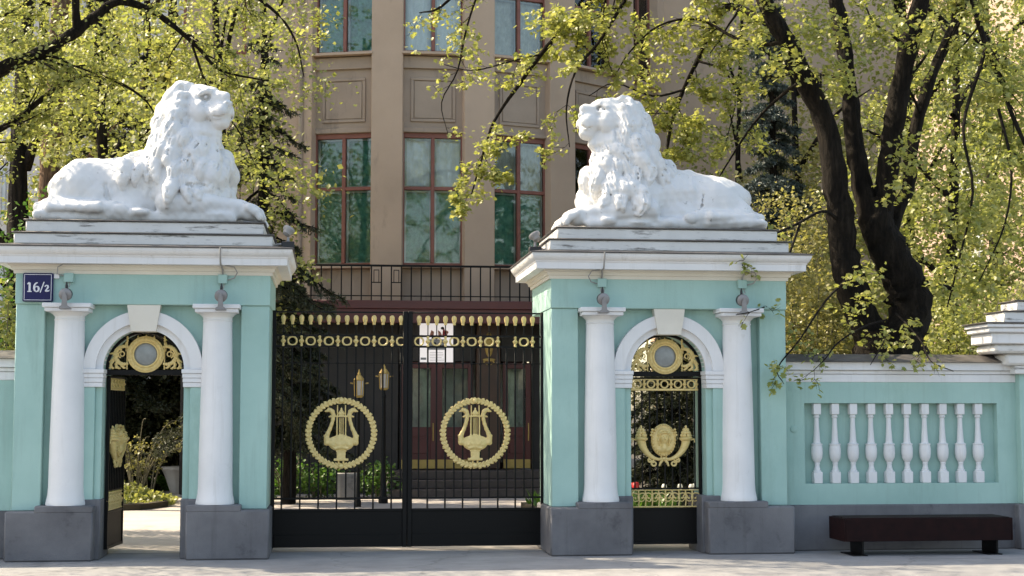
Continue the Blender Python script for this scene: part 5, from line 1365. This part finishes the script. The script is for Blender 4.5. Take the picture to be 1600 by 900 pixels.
# ---------------------------------------------------------------- conifers
def conifer(label, px, Y, h, spread, seed, nm, n_wh, z0, droop=.25, dens=230, size=.075, name='spruce_tree', base_x=None):
    g = Plant(seed); b = A(px, 640, Y); b.z = 0
    g.limb([b, b+Vector((.03, 0, h*.5)), b+Vector((0, .05, h))], .13, .02, kids=0, depth=0)
    for k in range(n_wh):
        t = k/(n_wh-1); z = z0+(h-z0-.1)*t; ln = spread*(1-t*.85)*g.r.uniform(.8, 1.1)
        for q in range(7):
            a = q*.898+k*.7+g.r.uniform(-.3, .3); d = Vector((math.cos(a), math.sin(a), 0))
            p0 = b+Vector((0, 0, z+g.r.uniform(-.5, .5)*(h-z0)/n_wh)); l2 = ln*g.r.uniform(.55, 1.15); droop_ = droop*g.r.uniform(.5, 1.5)
            P = [p0, p0+d*l2*.4+Vector((0, 0, -droop_*l2*.2+.05*l2)), p0+d*l2*.75+Vector((0, 0, -droop_*l2*.6)), p0+d*l2+Vector((0, 0, -droop_*l2*.8))]
            C_ = g.smooth(P, 3); g.tube(C_, np.linspace(.022, .005, len(C_)))
            for s_ in range(int(8+l2*17)):
                tt = g.r.uniform(.12, 1)*(len(C_)-1); i = min(int(tt), len(C_)-2); p = C_[i]+(C_[i+1]-C_[i])*(tt-i)
                T = C_[i+1]-C_[i]; T /= np.linalg.norm(T); sd = np.cross(T, (0, 0, 1))*g.r.choice((-1, 1)); sl = l2*g.r.uniform(.18, .38)*(1.1-tt/(len(C_)))+.06
                tw = np.array([p, p+(T*.6+sd*.7)*sl*.5+(0, 0, -.10*sl), p+(T*.7+sd*.8)*sl+(0, 0, -.42*sl)]); g.tube(tw, [.006, .005, .002], 3)
                m = max(2, int(dens*sl))
                for w_ in g.r.rand(m): 
                    i2 = 0 if w_ < .5 else 1; g.LP.append(tw[i2]+(tw[i2+1]-tw[i2])*(w_*2-i2)); g.LD.append((tw[2]-tw[0])/np.linalg.norm(tw[2]-tw[0])*3)
    return plant_thing(name, label, 'tree', g, b, 'trunk', 'needles', MT['bark'], MT[nm], size, 'conifers behind the gate', slim=.13, flat=1.0)
conifer('dark drooping spruce between the left pavilion and the house', 402, 7.6, 7.6, 1.7, 71, 'needle', 12, 1.9, .5, 115)
conifer('dark spruce low behind the carriage gate', 452, 10.2, 4.6, 1.2, 72, 'needle', 14, 1.2, .4)
conifer('blue spruce behind the right lion, next to the maple', 1212, 8.6, 9.0, 1.15, 73, 'bluenee', 24, 1.6, .3, 230, .085)

conifer('low dark backdrop spruce added behind the shut wicket', 1052, 9.4, 4.4, 1.5, 76, 'needle', 15, .3, .4, 180, .085)  # dark mass added to dim the background behind the medallion
conifer('broad dark backdrop spruce added deep behind the left lion', 140, 15.0, 10.5, 2.4, 74, 'needle', 22, .6, .4, 200, .10)  # dark needle mass added so gaps between the left crowns go dark
conifer('dark backdrop spruce added deep behind the left lion, nearer the house', 255, 18.2, 9.5, 2.2, 75, 'needle', 20, .6, .4, 200, .10)  # second added needle mass that darkens the gaps between crowns

# ---------------------------------------------------------------- garden beds: ground cover, arching bush, tulips
bed('flower_bed', [(-9, 9.4), (-4.5, 8.4), (-3.1, 8.7), (-2.75, 9.6), (-3.0, 11.2), (-3.3, 12.6), (-9, 13)])
def cover(name, c, r, n, size, lm, seed, z=.05, hgt=.12):
    g = Plant(seed); a = g.r.rand(n)*6.28; q = np.sqrt(g.r.rand(n))
    P = np.stack([c[0]+r[0]*q*np.cos(a), c[1]+r[1]*q*np.sin(a), z+hgt*g.r.rand(n)*(1.2-q)], -1); g.LP = list(P); g.LD = list(g.r.normal(size=(n, 3))+np.array((0, 0, 1.2)))
    return kind(obj(name, g.leaves(name, size, flat=.9), MT[lm]), 'stuff')
qc = at(215, 775, 10.3)
cover('ground_cover', (qc.x-.35, 10.3), (1.0, 1.5), 3200, .085, 'linden', 81, .04, .34)
cover('border_grass', (-3.2, 16), (1.6, .9), 2600, .14, 'green', 82, .02, .2)
def arching(label, px, Y, seed, n, hh):
    g = Plant(seed); b = A(px, 640, Y); b.z = 0
    for k in range(n):
        a = g.r.uniform(-1.0, 1.0)*1.2; d = Vector((math.sin(a), g.r.uniform(-.5, .5), 0)); h_ = hh*g.r.uniform(.6, 1.05)
        g.limb([b+d*.08, b+d*.3+Vector((0, 0, h_*.55)), b+d*.65+Vector((0, 0, h_*.92)), b+d*1.05+Vector((0, 0, h_*.96))], .011, .004, kids=2.5, depth=1, klen=.35, start=.35, leaf=75, droop=.04)
    return plant_thing('arching_bush', label, 'bush', g, b, 'stems', 'foliage', MT['stem'], MT['lilac'], .055, 'arching bushes')
arching('arching thin-stemmed bush behind the open wicket', 215, 11.2, 83, 20, 1.5)
arching('second thin-stemmed bush hanging towards the planter', 235, 12.8, 84, 12, 1.25)
bed('tulip_bed', [(3.2, 6.4), (5.6, 6.4), (5.6, 8.6), (3.2, 8.6)])
def blades(name, x0, x1, y0, y1, n, h, lm, seed):
    g = Plant(seed); P = np.stack([g.r.uniform(x0, x1, n), g.r.uniform(y0, y1, n), np.zeros(n)], -1); g.LP = list(P); g.LD = [(0, 0, 9)]*n
    r = g.r; N = n; lean = r.normal(size=(N, 2))*.25; H = h*r.uniform(.5, 1.1, N); w = h*.075; a = r.rand(N)*6.28
    W = np.stack([np.cos(a), np.sin(a), 0*a], -1)*w
    T1 = P+np.stack([lean[:, 0]*H*.4, lean[:, 1]*H*.4, H*.6], -1); T2 = P+np.stack([lean[:, 0]*H, lean[:, 1]*H, H], -1)
    V = np.stack([P-W*.6, P+W*.6, T1+W, T1-W, T2], 1).reshape(-1, 3); Q = (np.arange(N)*5)[:, None, None]+np.array([(0, 1, 2), (0, 2, 3), (3, 2, 4)])[None]
    return kind(obj(name, np_mesh(name, V, Q.reshape(-1, 3), False), MT[lm]), 'stuff')
blades('tulip_leaves', 3.3, 5.4, 6.5, 8.4, 900, .34, 'green', 85)
def tulip(me_mat, x, y, h, label, grp):
    t = thing('tulip', label, 'flower', (x, y, 0), 0, grp)
    obj('stem', MB().tube([(0, 0, 0), (.01, 0, h*.5), (0, 0, h)], .006, 5), MT['green'], t)
    obj('bloom', MB().lathe([(.012, h), (.038, h+.02), (.045, h+.05), (.036, h+.085), (.02, h+.10)], 10), me_mat, t); return t
tr = tulip(MT['red'], at(988, 746, 6.7).x, 6.7, .40, 'red tulip in the cluster behind the shut wicket', 'red tulips')
for dx, dy in ((.06, .1), (-.05, .2), (.02, -.1), (.12, .25)): dup(tr, 'red tulip in the cluster behind the shut wicket', tr.location+Vector((dx, dy, 0)))
tw = tulip(MT['tulwhite'], at(1080, 752, 7).x, 7.0, .36, 'white tulip in the bed behind the shut wicket', 'white tulips')
for dx, dy in ((.10, .2), (-.16, .1), (-.42, .1)): dup(tw, 'white tulip in the bed behind the shut wicket', tw.location+Vector((dx, dy, 0)))
